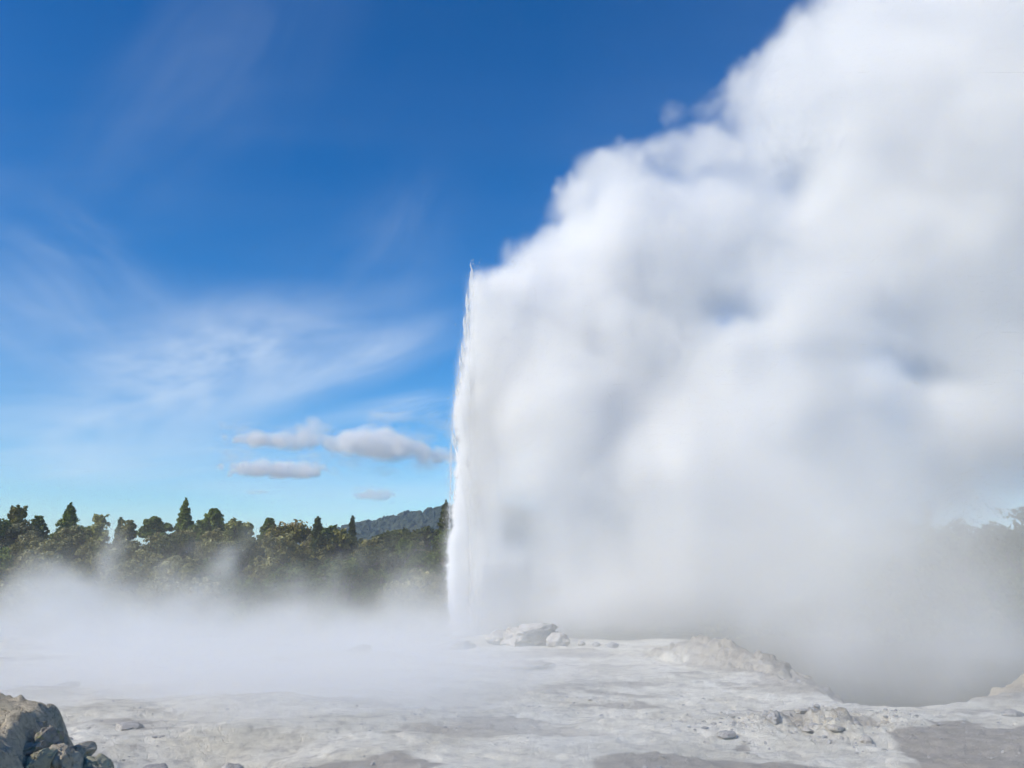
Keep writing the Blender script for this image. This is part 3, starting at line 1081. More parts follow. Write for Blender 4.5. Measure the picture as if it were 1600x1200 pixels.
for (row, near_), lst in PLACED.items():
    lst.sort(key=lambda q: q[0])
    for i, (_x, e, col) in enumerate(lst):
        side = {1: ('',), 2: ('left ', 'right '), 3: ('left ', 'middle ', 'right ')}.get(len(lst), ('leftmost ', 'second ', 'third ', 'rightmost ', 'last '))[i]
        e['label'] = f'{side}{col} scrub bush in the {ROWS[row]} row below {near_}'
for row, Y in enumerate((74, 82, 90, 97, 104)):
    ri = 0
    x = at(1150, 800, Y)[0]
    while x < at(1640, 800, Y)[0]:
        ri += 1
        bush(rb.choice((0, 4, 8)), x, Y + rb.uniform(-2, 2), rb.uniform(1.0, 1.5) * (1 if row < 3 else 1.3), rb.random() * 6.28, f'dim scrub bush behind the pit steam, {("first", "second", "third", "fourth", "fifth", "sixth", "seventh", "eighth", "ninth", "tenth", "eleventh", "twelfth")[ri - 1]} from the left in the {("front", "second", "third", "fourth", "back")[row]} row', 'scrub behind the right-hand steam')
        x += 5.0 * rb.uniform(0.8, 1.3)

# ---------------------------------------------------------------- the far hill and its forest
HY = 900.0
HP = [(-400, 905), (380, 880), (470, 826), (540, 816), (600, 805), (650, 793), (705, 780), (760, 776), (830, 788), (920, 815), (1020, 850), (1150, 890), (1200, 905), (2400, 905)]
HX = np.array([at(p[0], p[1], HY)[0] for p in HP])
HZ = np.array([at(p[0], p[1], HY)[2] for p in HP])


def hill_z(x, y):
    ridge = np.interp(x, HX, HZ) - 8
    t = np.clip(1 - np.abs(y - HY) / 330.0, 0, 1)
    return -3 + (ridge + 3) * t ** 1.1 + 5 * fbm2(x * 0.012, y * 0.012, 4, 0.5, 80) * t


def build_hill():
    xs = np.linspace(-420, 520, 160)
    ys = np.linspace(HY - 330, HY + 330, 90)
    Xg, Yg = np.meshgrid(xs, ys, indexing='ij')
    Zg = hill_z(Xg, Yg)
    nx, ny = len(xs), len(ys)
    i = (np.arange(nx - 1)[:, None] * ny + np.arange(ny - 1)[None, :]).ravel()
    f = np.stack([i, i + ny, i + ny + 1, i + 1], 1)
    me = mesh('hill', np.stack([Xg.ravel(), Yg.ravel(), Zg.ravel()], 1), f)
    k = NT('hill_soil')
    k.l(k.mix(k.noise(0.05, 4, 0.6, k.obj()), (0.025, 0.034, 0.014), (0.045, 0.05, 0.022)), k.b.inputs['Base Color'])
    k.b.inputs['Roughness'].default_value = 0.9
    tag(obj('hill', me, k.m), kind='structure')
    # forest: uneven crowns, each a lump of many faces
    r = np.random.default_rng(6)
    n = 9000
    x = r.uniform(-300, 360, n)
    y = r.uniform(HY - 260, HY + 20, n)
    z = hill_z(x, y)
    keep = z > 2
    x, y, z = x[keep], y[keep], z[keep]
    n = len(x)
    v, f = ICO[2]
    s = r.uniform(1.5, 3.3, n)
    hgt = s * r.uniform(0.8, 1.3, n)
    V = v[None] * (1 + 0.22 * r.normal(size=(n, len(v), 1)).clip(-1.6, 1.6)) * np.stack([s, s, hgt], 1)[:, None]
    V = V + np.stack([x, y, z + hgt * 0.55], 1)[:, None]
    Fc = f[None] + (np.arange(n) * len(v))[:, None, None]
    me = mesh('hill_forest', V.reshape(-1, 3), Fc.reshape(-1, 3), False)
    attr(me, 'tint', np.repeat(r.random(n), len(v)))
    k = NT('hill_forest')
    k.l(k.mix(k.attr('tint'), (0.020, 0.034, 0.014), (0.050, 0.062, 0.026)), k.b.inputs['Base Color'])
    k.b.inputs['Roughness'].default_value = 0.8
    tag(obj('hill_forest', me, k.m), 'dark blue-green forest covering the far hill', 'forest', kind='stuff')


build_hill()
print('hill', round(time.time() - T0, 1))

# ---------------------------------------------------------------- steam, as density grids


def _up(a, n, ax):
    m = a.shape[ax] - 1
    p = np.linspace(0, m - 1e-4, n, dtype=np.float32)
    i = p.astype(int)
    t = p - i
    t = t * t * (3 - 2 * t)
    sh = [1, 1, 1]
    sh[ax] = n
    t = t.reshape(sh)
    return np.take(a, i, ax) * (1 - t) + np.take(a, i + 1, ax) * t


def gnoise(r, shape, size, cell, octs, gain=0.5):
    out = np.zeros(shape, np.float32)
    amp, tot = 1.0, 0.0
    cell = np.array(cell, float) * np.ones(3)
    for _ in range(octs):
        n = [max(2, int(math.ceil(size[i] / cell[i])) + 1) for i in range(3)]
        a = r.random(n, dtype=np.float32) * 2 - 1
        for ax in (2, 1, 0):
            a = _up(a, shape[ax], ax)
        out += np.float32(amp) * a
        tot += amp
        amp *= gain
        cell = cell * 0.5
    return out / np.float32(tot)


class Grid:
    def __init__(self, lo, hi, vox):
        self.lo, self.hi = np.array(lo, float), np.array(hi, float)
        self.size = self.hi - self.lo
        self.vox = np.array(vox, float) * np.ones(3)
        self.shape = tuple(int(round(self.size[i] / self.vox[i])) for i in range(3))
        self.ax = [np.linspace(self.lo[i], self.hi[i], self.shape[i], dtype=np.float32) for i in range(3)]

    def coords(self):
        return [np.ascontiguousarray(a) for a in np.meshgrid(*self.ax, indexing='ij')]

    def window(self, c, R):
        s = []
        for i in range(3):
            a = int((c[i] - R - self.lo[i]) / self.vox[i])
            b = int((c[i] + R - self.lo[i]) / self.vox[i]) + 1
            s.append(slice(max(0, min(self.shape[i], a)), max(0, min(self.shape[i], b))))
        return tuple(s)

    def fade(self, d, m=2.0):
        """to nothing at the faces of the grid"""
        for i in range(3):
            a = self.ax[i]
            w = sstep(0, m, a - self.lo[i]) * sstep(0, m, self.hi[i] - a)
            sh = [1, 1, 1]
            sh[i] = -1
            d *= w.reshape(sh).astype(np.float32)
        return d


def volume_object(name, d, g, mat):
    nx, ny, nz = d.shape
    me = bpy.data.meshes.new(name + '_samples')
    me.vertices.add(d.size)
    a = me.attributes.new('d', 'FLOAT', 'POINT')
    a.data.foreach_set('value', np.ascontiguousarray(d, np.float32).ravel())
    so = bpy.data.objects.new(name + '_samples', me)          # data only, never linked to the scene
    t = bpy.data.node_groups.new(name, 'GeometryNodeTree')
    t.interface.new_socket('Geometry', in_out='INPUT', socket_type='NodeSocketGeometry')
    t.interface.new_socket('Geometry', in_out='OUTPUT', socket_type='NodeSocketGeometry')
    N, L = t.nodes.new, t.links.new
    out = N('NodeGroupOutput')
    vc = N('GeometryNodeVolumeCube')
    sm = N('GeometryNodeSetMaterial')
    oi = N('GeometryNodeObjectInfo')
    oi.inputs[0].default_value = so
    na = N('GeometryNodeInputNamedAttribute')
    na.data_type = 'FLOAT'
    na.inputs[0].default_value = 'd'
    si = N('GeometryNodeSampleIndex')
    si.data_type = 'FLOAT'
    si.domain = 'POINT'
    si.clamp = True
    pos = N('GeometryNodeInputPosition')
    mr = N('ShaderNodeMapRange')
    mr.data_type = 'FLOAT_VECTOR'
    L(pos.outputs[0], mr.inputs['Vector'])
    lo, hi = tuple(g.lo), tuple(g.hi)
    for nm, v in (('From Min', lo), ('From Max', hi), ('To Min', (0, 0, 0)), ('To Max', (nx - 1, ny - 1, nz - 1))):
        [i for i in mr.inputs if i.name == nm and i.type == 'VECTOR'][0].default_value = v
    rd = N('ShaderNodeVectorMath')
    rd.operation = 'ADD'
    rd.inputs[1].default_value = (0.5, 0.5, 0.5)
    fl = N('ShaderNodeVectorMath')
    fl.operation = 'FLOOR'
    # index = (x*ny + y)*nz + z in two steps
    dt = N('ShaderNodeVectorMath')
    dt.operation = 'DOT_PRODUCT'
    dt.inputs[1].default_value = (ny * nz, nz, 1)
    L(mr.outputs['Vector'], rd.inputs[0])
    L(rd.outputs[0], fl.inputs[0])
    L(fl.outputs[0], dt.inputs[0])
    L(oi.outputs['Geometry'], si.inputs['Geometry'])
    L(na.outputs[0], si.inputs['Value'])
    L(dt.outputs['Value'], si.inputs['Index'])
    L(si.outputs['Value'], vc.inputs['Density'])
    vc.inputs['Min'].default_value = lo
    vc.inputs['Max'].default_value = hi
    for ax, n in zip('XYZ', (nx, ny, nz)):
        vc.inputs['Resolution ' + ax].default_value = n
    L(vc.outputs[0], sm.inputs[0])
    sm.inputs['Material'].default_value = mat
    L(sm.outputs[0], out.inputs[0])
    v = bpy.data.volumes.new(name)
    o = bpy.data.objects.new(name, v)
    C.objects.link(o)
    v.materials.append(mat)
    o.modifiers.new('fill', 'NODES').node_group = t
    return o


def puffs(g, W, field, items, deep=1.0):
    """items: (centre, radius, weight); field keeps the strongest soft ball; deep stretches the balls along the view"""
    for c, R, w in items:
        s = g.window(c, R * 1.05 * max(1.0, deep) + 3.0)
        if any(q.start >= q.stop for q in s):
            continue
        d = np.sqrt((W[0][s] - c[0]) ** 2 + ((W[1][s] - c[1]) / deep) ** 2 + (W[2][s] - c[2]) ** 2)
        f = w * np.clip(1 - d / R, 0, 1)
        field[s] = np.maximum(field[s], f) + 0.35 * np.minimum(field[s], f)
    return field


def build_plume():
    r = np.random.default_rng(21)
    g = Grid((-6, 45, -1), (52, 82, 64), (0.26, 0.36, 0.26))
    W = g.coords()
    for A in W:
        A += np.float32(1.7) * gnoise(r, g.shape, g.size, 4.6, 5, 0.56)
    # photo pixel x, y, radius in pixels, weight: first the billows of the upper left edge, then the body
    EDGEP = [(806, 448, 40, .9), (790, 505, 40, .9), (842, 428, 58, 1), (872, 388, 44, .9), (892, 340, 48, .9), (893, 296, 38, .8), (925, 275, 44, .85), (968, 258, 46, .85), (1005, 238, 42, .8), (1045, 235, 44, .8), (1105, 238, 52, .9),
             (1062, 178, 30, .42), (1100, 168, 36, .45), (1040, 160, 18, .28), (1140, 160, 42, .6), (1165, 118, 40, .65), (1200, 92, 44, .65), (1232, 68, 46, .65), (1275, 45, 52, .7), (1310, 10, 60, .75), (1360, -20, 80, .9), (1420, -90, 90, .9), (1500, -130, 110, .9), (1600, -120, 130, .9)]
    BODY = [(1330, 110, 90, .8), (1250, 150, 80, .8), (1450, 60, 140, 1), (1580, 60, 150, 1), (1450, 220, 150, 1), (1600, 260, 150, .9), (1210, 210, 80, .95), (1330, 280, 110, .9), (1650, 100, 150, 1), (1530, 330, 130, .9),
            (1110, 340, 80, .9), (1000, 330, 70, .9), (960, 390, 86, 1), (1040, 400, 86, 1), (1220, 340, 90, .8), (1340, 400, 110, .9), (1460, 400, 120, .85), (1580, 430, 120, .8),
            (890, 480, 86, 1.1), (830, 560, 72, 1.2), (772, 560, 40, 1.2), (765, 620, 40, 1.2), (785, 610, 48, 1.2), (860, 630, 86, 1.2), (960, 540, 90, 1), (1050, 490, 84, .95), (950, 650, 92, 1),
            (765, 680, 40, 1.1), (785, 690, 50, 1.1), (850, 720, 80, 1), (1060, 600, 95, .95), (1150, 560, 84, .9), (1170, 640, 90, .9), (1130, 430, 84, .85), (1230, 500, 92, .9), (1300, 600, 100, .9), (1340, 510, 84, .85), (1470, 640, 100, .85), (1440, 500, 95, .85), (1520, 540, 110, .85), (1410, 610, 70, .7), (1560, 640, 100, .7), (1570, 560, 110, .7), (1640, 480, 130, .8), (1640, 640, 110, .6),
            (1060, 720, 100, .95), (1190, 730, 100, .9), (1330, 710, 115, .85), (1470, 730, 100, .55), (1400, 760, 90, .5), (960, 760, 90, .9), (880, 800, 80, .8), (1560, 720, 110, .5), (1500, 765, 90, .2), (1610, 770, 90, .15),
            (765, 740, 40, 1.0), (770, 780, 46, .9), (765, 860, 42, .8), (850, 880, 80, .7), (950, 860, 96, .75), (1070, 840, 110, .8), (1200, 830, 110, .72), (1310, 820, 100, .5), (1420, 820, 80, .12),
            (790, 940, 50, .7), (880, 950, 76, .6), (990, 940, 90, .5), (1110, 930, 90, .4), (1220, 925, 80, .26)]
    items = []
    for k, (x, y, rad, w) in enumerate(EDGEP + BODY):
        e = k < len(EDGEP)
        drift = 0.0035 * max(0, x - 760)
        D = JY + 1.5 + drift + r.uniform(-2.0, 2.0)
        c = at(x, y, D)
        R = rad * D / F * (1.34 if e else 1.58)
        items.append((c, R, w))
        if not e:
            items.append((c, R * 1.4, w * 0.15))
        for _ in range(10 if e else 5):                        # smaller billows on its flanks
            d = r.normal(size=3)
            d /= np.linalg.norm(d)
            items.append((c + d * R * r.uniform(0.50, 0.80 if e else 0.66), R * r.uniform(0.24, 0.46), w * r.uniform(0.6, 1.0)))
    f = np.zeros(g.shape, np.float32)
    puffs(g, W, f, items, 1.1)
    # thin places between the billows
    for x, y, rx, ry, w in ((1125, 505, 34, 20, .75), (1405, 575, 60, 20, .75), (1112, 288, 34, 16, .7), (1235, 292, 28, 34, .6), (868, 352, 18, 14, .7), (1010, 590, 34, 60, .2), (1455, 600, 40, 16, .4)):
        c = at(x, y, JY + 2.5)
        ax_, az_ = rx * JY / F * 1.7, ry * JY / F * 1.7
        q = ((W[0] - c[0]) / ax_) ** 2 + ((W[1] - c[1]) / 9.0) ** 2 + ((W[2] - c[2]) / az_) ** 2
        f *= (1 - np.float32(w) * np.exp(-1.2 * q)).astype(np.float32)
    del W
    f -= np.float32(0.12) + np.float32(0.25) * gnoise(r, g.shape, g.size, 3.6, 5, 0.64)
    d = np.clip(f / 0.52, 0, None)
    d = np.where(d < 1, d * d * (1.6 - 0.6 * d), 1 + 0.2 * (d - 1)).astype(np.float32)
    d *= np.clip(0.95 + 0.45 * gnoise(r, g.shape, g.size, 7, 3, 0.5), 0.4, 1.4)
    d *= (1 - 0.45 * sstep(4, 34, g.ax[0]))[:, None, None].astype(np.float32)      # the steam thins as it drifts away
    g.fade(d, 2.5)
    d[d < 0.004] = 0
    o = volume_object('steam_plume', d, g, steam_material('plume_steam', 0.50, 0.0, (0.962, 0.945, 0.868)))
    tag(o, 'huge white billowing steam plume drifting up and right from the geyser', 'steam', kind='stuff')


def build_ground_steam():
    r = np.random.default_rng(33)
    g = Grid((-52, 9, -4.5), (56, 84, 14), (0.42, 0.42, 0.32))
    W = g.coords()
    for i, A in enumerate(W):
        A += np.float32((1.5, 1.5, 1.1)[i]) * gnoise(r, g.shape, g.size, (4.5, 4.5, 3.5), 4, 0.6)
    items = []
    # the bank of steam on the left, between the terrace and the trees: (px, top y, Y, weight)
    for x, y, Y, rad, w in ((-20, 965, 58, 66, .9), (40, 950, 62, 56, .8), (90, 925, 60, 80, .9), (110, 895, 66, 40, .5), (150, 935, 62, 70, .9), (165, 870, 64, 40, .5), (182, 826, 66, 32, .75), (176, 858, 66, 34, .6),
                            (190, 900, 64, 46, .5), (240, 945, 60, 70, .9), (290, 925, 66, 50, .7), (330, 925, 62, 70, .9), (340, 880, 66, 50, .55), (365, 850, 66, 40, .6), (385, 812, 68, 32, .42), (405, 965, 58, 46, .6),
                            (462, 950, 62, 48, .75), (470, 905, 66, 46, .5), (510, 920, 64, 50, .6), (430, 850, 70, 50, .25), (560, 972, 58, 44, .6), (620, 925, 62, 50, .55), (600, 850, 72, 70, .16), (650, 900, 64, 60, .5), (650, 840, 66, 60, .25), (680, 950, 60, 60, .7), (685, 880, 60, 40, .35),
                            (96, 868, 66, 34, .42), (262, 884, 66, 34, .40), (520, 872, 66, 38, .42), (566, 846, 68, 32, .30), (636, 850, 66, 40, .42), (610, 812, 70, 34, .20),
                            (100, 985, 50, 90, .55), (260, 990, 50, 90, .6), (420, 985, 52, 90, .6), (560, 990, 54, 70, .5),
                            (60, 1030, 34, 70, .30), (230, 1040, 31, 80, .32), (330, 1010, 38, 90, .35), (460, 1030, 36, 80, .28), (600, 1040, 32, 70, .24), (760, 1050, 31, 70, .20), (160, 1085, 25, 60, .22), (330, 1100, 23, 60, .18), (520, 1090, 25, 60, .14), (900, 1050, 32, 60, .12)):
        c = at(x, y + 22, Y)
        R = rad * Y / F * 1.05
        items.append((c, R, w))
        for _ in range(4):
            d = r.normal(size=3) * np.array((1, 1, 0.7))
            items.append((c + d * R * 0.5, R * r.uniform(0.3, 0.55), w * r.uniform(0.5, 1.0)))
    # steam out of the pit on the right
    for x, y, Y, rad, w in ((1300, 1000, 44, 120, .34), (1420, 1010, 42, 130, .32), (1540, 1010, 44, 130, .28), (1250, 920, 48, 120, .36), (1380, 900, 48, 130, .34), (1500, 920, 50, 130, .24), (1600, 940, 50, 120, .17),
                            (1160, 960, 50, 100, .36), (1340, 1060, 36, 90, .30), (1480, 1070, 36, 90, .28), (1450, 820, 52, 120, .16), (1330, 800, 52, 120, .36), (1000, 985, 52, 80, .30), (900, 985, 50, 60, .2), (1580, 1050, 40, 90, .24), (1560, 800, 52, 120, .12)):
        c = at(x, y, Y)
        R = rad * Y / F * 1.4
        items.append((c, R, w))
        for _ in range(3):
            d = r.normal(size=3) * np.array((1, 1, 0.7))
            items.append((c + d * R * 0.5, R * r.uniform(0.35, 0.6), w * r.uniform(0.4, 0.9)))
    f = np.zeros(g.shape, np.float32)
    puffs(g, W, f, items)
    del W
    f -= np.float32(0.03) + np.float32(0.15) * gnoise(r, g.shape, g.size, (3.5, 3.5, 3.0), 5, 0.62)
    d = np.clip(f / 0.5, 0, None)
    d = np.where(d < 1, d * d * (1.5 - 0.5 * d), d).astype(np.float32)
    # the even veil round the foot of the plume and over the pit
    x, y, z = g.ax
    for px, py, Y, rx, ry, rz_, w in ((1000, 930, 58, 10, 7, 5.5, .26), (1230, 900, 54, 10, 9, 7, .30), (1330, 840, 58, 7, 6, 6, .20), (1400, 950, 44, 9, 9, 5, .15), (1560, 980, 44, 9, 9, 4.5, .09), (850, 965, 62, 7, 5, 3.0, .26), (650, 950, 65, 6, 5, 3.2, .26), (1130, 1005, 44, 6, 4, 2.0, .16), (120, 995, 52, 9, 8, 1.7, .32), (330, 995, 52, 9, 8, 1.7, .34), (520, 995, 53, 8, 8, 1.7, .30),
                                     (1450, 840, 50, 9, 9, 6, .05), (1580, 850, 48, 9, 9, 6, .05), (1575, 785, 56, 9, 8, 5, .07)):
        c = at(px, py, Y)
        q = ((x - c[0]) / rx)[:, None, None] ** 2 + ((y - c[1]) / ry)[None, :, None] ** 2 + ((z - c[2]) / rz_)[None, None, :] ** 2
        d += (w * np.exp(-1.6 * q)).astype(np.float32)
    d *= np.clip(1.0 + 0.8 * gnoise(r, g.shape, g.size, (5, 5, 4), 4, 0.55), 0.25, 1.8)
    # thin mist lying on the terrace
    x, y, z = g.ax
    lay = np.exp(-np.clip(z - 0.1, 0, None) / 1.25)[None, None, :] * (z > -0.6)[None, None, :]
    cover = ((0.42 * sstep(10, 14, y) + 0.58 * sstep(16, 30, y)) * sstep(70, 56, y))[None, :, None]
    side = (0.14 + 0.86 * sstep(6, -7, x))[:, None, None]
    pat = np.clip(0.30 + 1.5 * gnoise(r, g.shape, g.size, (9, 9, 6), 4, 0.55), 0, 1.4)
    d += (1.9 * lay * cover * side * pat).astype(np.float32)
    g.fade(d, 2.0)
    d[d < 0.004] = 0
    o = volume_object('ground_steam', d, g, steam_material('low_steam', 0.20, 0.0, (0.94, 0.918, 0.825)))
    tag(o, 'pale steam lying over the terrace and rising in wisps before the trees', 'steam', kind='stuff')


# ---------------------------------------------------------------- the jet
JET = empty('geyser_jet', (VENT[0], VENT[1], 0.2))
tag(JET, 'tall white geyser jet with a ragged left edge and pointed water tips', 'geyser')
EDGE_Y = np.array([990, 950, 900, 800, 700, 640, 600, 560, 520, 480, 440, 418])
EDGE_X = np.array([702, 701, 702, 704, 706, 709, 715, 722, 727, 731, 736, 740])
EDGE = np.array([at(a, b, JY) for a, b in zip(EDGE_X, EDGE_Y)])


def edge_x(z):
    return np.interp(z, EDGE[:, 2], EDGE[:, 0])


def build_jet():
    r = np.random.default_rng(55)
    k = NT('white_water')
    k.b.inputs['Base Color'].default_value = (0.88, 0.90, 0.92, 1)
    k.b.inputs['Roughness'].default_value = 0.35
    tr = k.n('ShaderNodeBsdfTranslucent')
    tr.inputs['Color'].default_value = (0.9, 0.92, 0.94, 1)
    ms = k.n('ShaderNodeMixShader')
    ms.inputs[0].default_value = 0.45
    k.l(k.b.outputs[0], ms.inputs[1])
    k.l(tr.outputs[0], ms.inputs[2])
    tp = k.n('ShaderNodeBsdfTransparent')
    m2 = k.n('ShaderNodeMixShader')
    m2.inputs[0].default_value = 0.45                         # aerated water lets part of the light through
    k.l(ms.outputs[0], m2.inputs[1])
    k.l(tp.outputs[0], m2.inputs[2])
    k.l(m2.outputs[0], k.out.inputs['Surface'])
    water = k.m
    base = np.array((VENT[0], VENT[1], 0.2))
    tops = [(731, 406), (735, 426), (739, 430), (729, 452), (725, 488), (721, 528), (718, 548), (708, 622), (706, 668), (711, 596), (716, 588), (742, 440), (731, 470), (727, 500), (729, 515), (725, 540), (722, 560), (727, 566), (720, 577), (724, 584), (714, 592), (717, 600), (712, 612), (720, 606), (710, 650), (716, 700), (708, 760), (722, 640), (730, 700), (735, 560), (740, 620)]
    arcs = []
    for i, (px, py) in enumerate(tops):
        tip = at(px, py, JY + r.uniform(-0.5, 0.5))
        H = tip[2] - 0.2
        b = base + np.array((r.uniform(-0.55, 0.35), r.uniform(-0.4, 0.4), 0))
        n = 110
        t = np.linspace(0, 1, n)
        # ballistic rise: quick below, bending near the tip; keeps right of the jet's left edge
        z = 0.2 + H * (1 - (1 - t) ** 2)
        u = (z - 0.2) / H
        x = b[0] + (tip[0] - b[0]) * u ** 1.6
        x = np.maximum(x, np.interp(z, EDGE[:, 2], EDGE[:, 0]) + 0.08 - 0.34 * sstep(0.88, 1.0, u))
        y = b[1] + (tip[1] - b[1]) * u
        fl = 0.5 / H
        rad = (0.15 * (1 - u) ** 0.6 + 0.03 + r.uniform(0.07, 0.15) * np.exp(-((u - 1 + 2.2 * fl) / (1.5 * fl)) ** 2)) * (1 - sstep(1 - 2.4 * fl, 1.0, u)) + 0.004
        rad = rad * (1 + 0.45 * n2(z * 3.1, np.full(n, i * 3.3), 5) + 0.25 * n2(z * 9.0, np.full(n, i * 1.3), 6))
        x = x + 0.05 * n2(z * 2.2, np.full(n, i * 7.1), 8)
        sides = 7
        th = np.linspace(0, 2 * math.pi, sides, endpoint=False)
        V = np.stack([x[:, None] + rad[:, None] * np.cos(th), y[:, None] + rad[:, None] * np.sin(th), np.repeat(z[:, None], sides, 1)], 2).reshape(-1, 3)
        j = np.arange(n - 1)[:, None] * sides
        s = np.arange(sides)[None, :]
        s2 = (s + 1) % sides
        f = np.stack([j + s, j + s2, j + sides + s2, j + sides + s], 2).reshape(-1, 4)
        o = obj('water_strand', mesh('water_strand', V - base, f), water, JET)
        arcs.append((x, y, z))
    # drops thrown off the strands and falling as a curtain on the lee side
    n = 26000
    px_, py_, pz_ = [], [], []
    a = r.integers(0, len(arcs), n)
    for i in range(len(arcs)):
        m = int((a == i).sum())
        x, y, z = arcs[i]
        q = r.random(m) ** 0.5
        zi = z[0] + (z[-1] - z[0]) * q
        xi = np.interp(zi, z, x)
        yi = np.interp(zi, z, y)
        spread = 0.04 + 0.22 * q * r.random(m)
        xo = np.abs(r.normal(size=m)) * spread * 1.8 - 0.05 * r.random(m)
        px_.append(xi + xo + 0.5 * q * r.random(m) ** 2)
        py_.append(yi + r.normal(size=m) * spread * 1.5)
        pz_.append(zi + r.normal(size=m) * 0.12 - 0.6 * r.random(m) ** 3)
    X, Y, Z = np.concatenate(px_), np.concatenate(py_), np.concatenate(pz_)
    m = 5000
    zi = 0.3 + (EDGE[-1, 2] - 0.5) * r.random(m)
    X = np.concatenate([X, edge_x(zi) - 0.05 + 0.3 * r.normal(size=m) * r.random(m) ** 2])
    Y = np.concatenate([Y, JY + r.normal(size=m) * 0.5])
    Z = np.concatenate([Z, zi])
    ok = Z > 0.25
    X, Y, Z = X[ok], Y[ok], Z[ok]
    n = len(X)
    s = 0.008 + 0.022 * r.random(n) ** 2.5
    v = np.array([(1, 0, 0), (-1, 0, 0), (0, 1, 0), (0, -1, 0), (0, 0, 1), (0, 0, -1)], float)
    f = np.array([(0, 2, 4), (2, 1, 4), (1, 3, 4), (3, 0, 4), (2, 0, 5), (1, 2, 5), (3, 1, 5), (0, 3, 5)])
    V = v[None] * (s[:, None] * np.stack([np.ones(n), np.ones(n), r.uniform(1.0, 3.2, n)], 1))[:, None] + np.stack([X, Y, Z], 1)[:, None]
    Fc = f[None] + (np.arange(n) * 6)[:, None, None]
    o = obj('water_drops', mesh('water_drops', V.reshape(-1, 3) - base, Fc.reshape(-1, 3)), water, JET)
    tag(o, kind='stuff')
    # the white spray around the strands
    g = Grid((EDGE[0, 0] - 1.5, JY - 3.2, -0.2), (EDGE[0, 0] + 6.0, JY + 3.2, EDGE[-1, 2] + 0.6), (0.11, 0.16, 0.14))
    x, y, z = [q.astype(np.float32) for q in g.ax]
    H = EDGE[-1, 2]
    ex = np.interp(z, EDGE[:, 2], EDGE[:, 0])[None, None, :]
    u = (z / H)[None, None, :]
    st = gnoise(r, g.shape, g.size, (0.8, 0.9, 4.5), 4, 0.6)
    rag = 0.26 * gnoise(r, g.shape, g.size, (1.1, 1.2, 1.5), 5, 0.7) - 0.12 * u
    wob = 0.22 * n2(z * 0.55, np.zeros_like(z), 3) + 0.14 * n2(z * 1.7, np.zeros_like(z) + 4.4, 4) + 0.10 * n2(z * 4.2, np.zeros_like(z) + 9.1, 5)
    dx = x[:, None, None] - ex + rag + (wob * sstep(0.5, 4.0, z)).astype(np.float32)[None, None, :]
    half = 0.95 + 0.9 * u                                     # half depth of the column
    dyy = np.abs(y - JY)[None, :, None] / half
    width = 3.2 + 0.6 * u
    col = sstep(0.0, 0.40 + 0.40 * u, dx) * (1 - sstep(width * 0.45, width, dx)) * (1 - sstep(0.5, 1.0, dyy))
    veil = sstep(0.0, 0.5, dx) * (1 - sstep(width * 0.8, width * 1.7, dx)) * (1 - sstep(0.5, 1.2, dyy)) * 0.42
    halo = sstep(-1.1, 0.3, dx) ** 2 * (1 - sstep(0.2, 1.0, dx)) * (1 - sstep(0.4, 1.1, dyy)) * (0.07 + 0.14 * sstep(0.40, 0.0, u)) * np.clip(0.8 + 1.2 * st, 0, 2)
    d = col * np.clip(0.85 + 0.6 * st, 0.3, 1.6) * (1.0 - 0.66 * sstep(0.50, 0.80, u)) * (1.0 + 0.9 * sstep(0.45, 0.1, u)) + veil * np.clip(0.7 + st, 0, 2) + halo
    d = d * sstep(1.0, 0.93, u) * sstep(-0.1, 0.3, z)[None, None, :]
    d = np.asarray(d, np.float32)
    g.fade(d, 0.4)
    d[d < 0.003] = 0
    o = volume_object('spray', d, g, steam_material('spray_mist', 2.4, 0.0, (0.995, 0.985, 0.945)))
    o.parent = JET
    o.location = tuple(-base)
    tag(o, kind='stuff')


# ---------------------------------------------------------------- small cumulus far behind
CLOUDS = [  # px x0, x1, y top, y bottom, Y, label
    (346, 518, 711, 748, 4200, 'lower of the two long grey clouds left of the jet'),
    (352, 512, 668, 712, 4600, 'ragged upper grey cloud, left half of the long bank'),
    (486, 722, 665, 736, 4500, 'long grey cloud trailing down to the jet'),
    (553, 618, 759, 783, 4200, 'small round grey cloud above the far hill'),
    (380, 423, 762, 773, 4400, 'tiny thin cloud flake below the long grey clouds'),
    (592, 612, 735, 745, 4500, 'faintest speck of cloud above the small round one')]


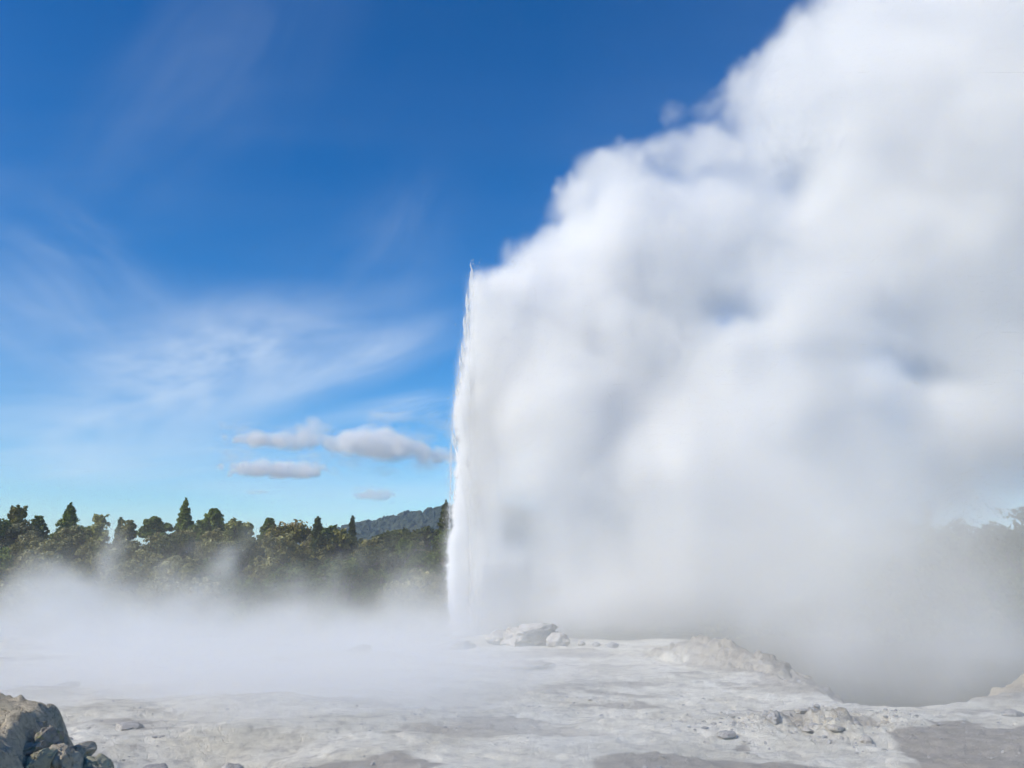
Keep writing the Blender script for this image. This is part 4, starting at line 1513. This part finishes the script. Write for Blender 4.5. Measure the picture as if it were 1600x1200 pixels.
def build_clouds():
    for i, (x0, x1, y0, y1, Y, lab) in enumerate(CLOUDS):
        r = np.random.default_rng(700 + i)
        a, b = at(x0, y1, Y), at(x1, y0, Y)
        w, h = b[0] - a[0], b[2] - a[2]
        dep = w * 0.45
        g = Grid((a[0] - w * 0.08, Y - dep * 0.6, a[2] - h * 0.12), (b[0] + w * 0.08, Y + dep * 0.6, b[2] + h * 0.25), max(w / 150, 1.8))
        W = g.coords()
        s = h * 0.5
        for A in W:
            A += np.float32(s * 0.5) * gnoise(r, g.shape, g.size, (s * 2.6, s * 2.6, s * 1.2), 5, 0.6)
        items = []
        n = max(6, int(w / h * 7))
        for j in range(n):
            t = (j + 0.5 + r.uniform(-0.4, 0.4)) / n
            env = math.sin(math.pi * min(max(t, 0.05), 0.95)) ** 0.55
            zc = a[2] + h * 0.36
            if i == 2:
                zc = a[2] + h * (0.72 - 0.50 * max(0.0, t - 0.22))
                env *= 0.62 if t > 0.5 else 0.8
            if i == 1:
                zc = a[2] + h * (0.62 - 0.2 * t)
                env *= 0.85
            R = h * 0.50 * env * r.uniform(0.7, 1.1)
            items.append((np.array((a[0] + w * t, Y + r.uniform(-0.3, 0.3) * dep, zc + r.uniform(-0.08, 0.10) * h)), R, 1.0))
        f = np.zeros(g.shape, np.float32)
        puffs(g, W, f, items)
        base = sstep(a[2] - 0.05 * h, a[2] + 0.25 * h, W[2])
        f -= np.float32(0.04) + np.float32(0.30) * gnoise(r, g.shape, g.size, (s * 2.4, s * 2.4, s * 1.0), 5, 0.64)
        d = (np.clip(f / 0.35, 0, 1.2) * base).astype(np.float32)
        g.fade(d, h * 0.08)
        d[d < 0.01] = 0
        o = volume_object('small_cloud', d, g, steam_material('cloud', (0.034, 0.026, 0.030, 0.028, 0.014, 0.010)[i], 0.0, (0.50, 0.495, 0.49)))
        tag(o, lab, 'cloud', 'small clouds above the hill', kind='thing')


build_plume()
print('plume', round(time.time() - T0, 1))
build_ground_steam()
print('ground steam', round(time.time() - T0, 1))
build_jet()
print('jet', round(time.time() - T0, 1))
build_clouds()
print('clouds', round(time.time() - T0, 1))


def build_haze():
    me = bpy.data.meshes.new('haze')
    x, y0, y1, z0, z1 = 9300.0, -60.0, 9300.0, -12.0, 135.0
    V = [(a, b, c) for a in (-x, x) for b in (y0, y1) for c in (z0, z1)]
    me.from_pydata(V, [], [(0, 1, 3, 2), (4, 6, 7, 5), (0, 4, 5, 1), (2, 3, 7, 6), (0, 2, 6, 4), (1, 5, 7, 3)])
    m = bpy.data.materials.new('haze')
    m.use_nodes = True
    t = m.node_tree
    t.nodes.clear()
    o = t.nodes.new('ShaderNodeOutputMaterial')
    v = t.nodes.new('ShaderNodeVolumePrincipled')
    v.inputs['Color'].default_value = (0.50, 0.70, 1.0, 1)
    v.inputs['Density'].default_value = 0.00024
    v.inputs['Anisotropy'].default_value = 0.0
    t.links.new(v.outputs[0], o.inputs['Volume'])
    tag(obj('haze', me, m), 'thin blue air between the terrace and the far hill', 'haze', kind='stuff')


HAZE = True
if HAZE:
    build_haze()
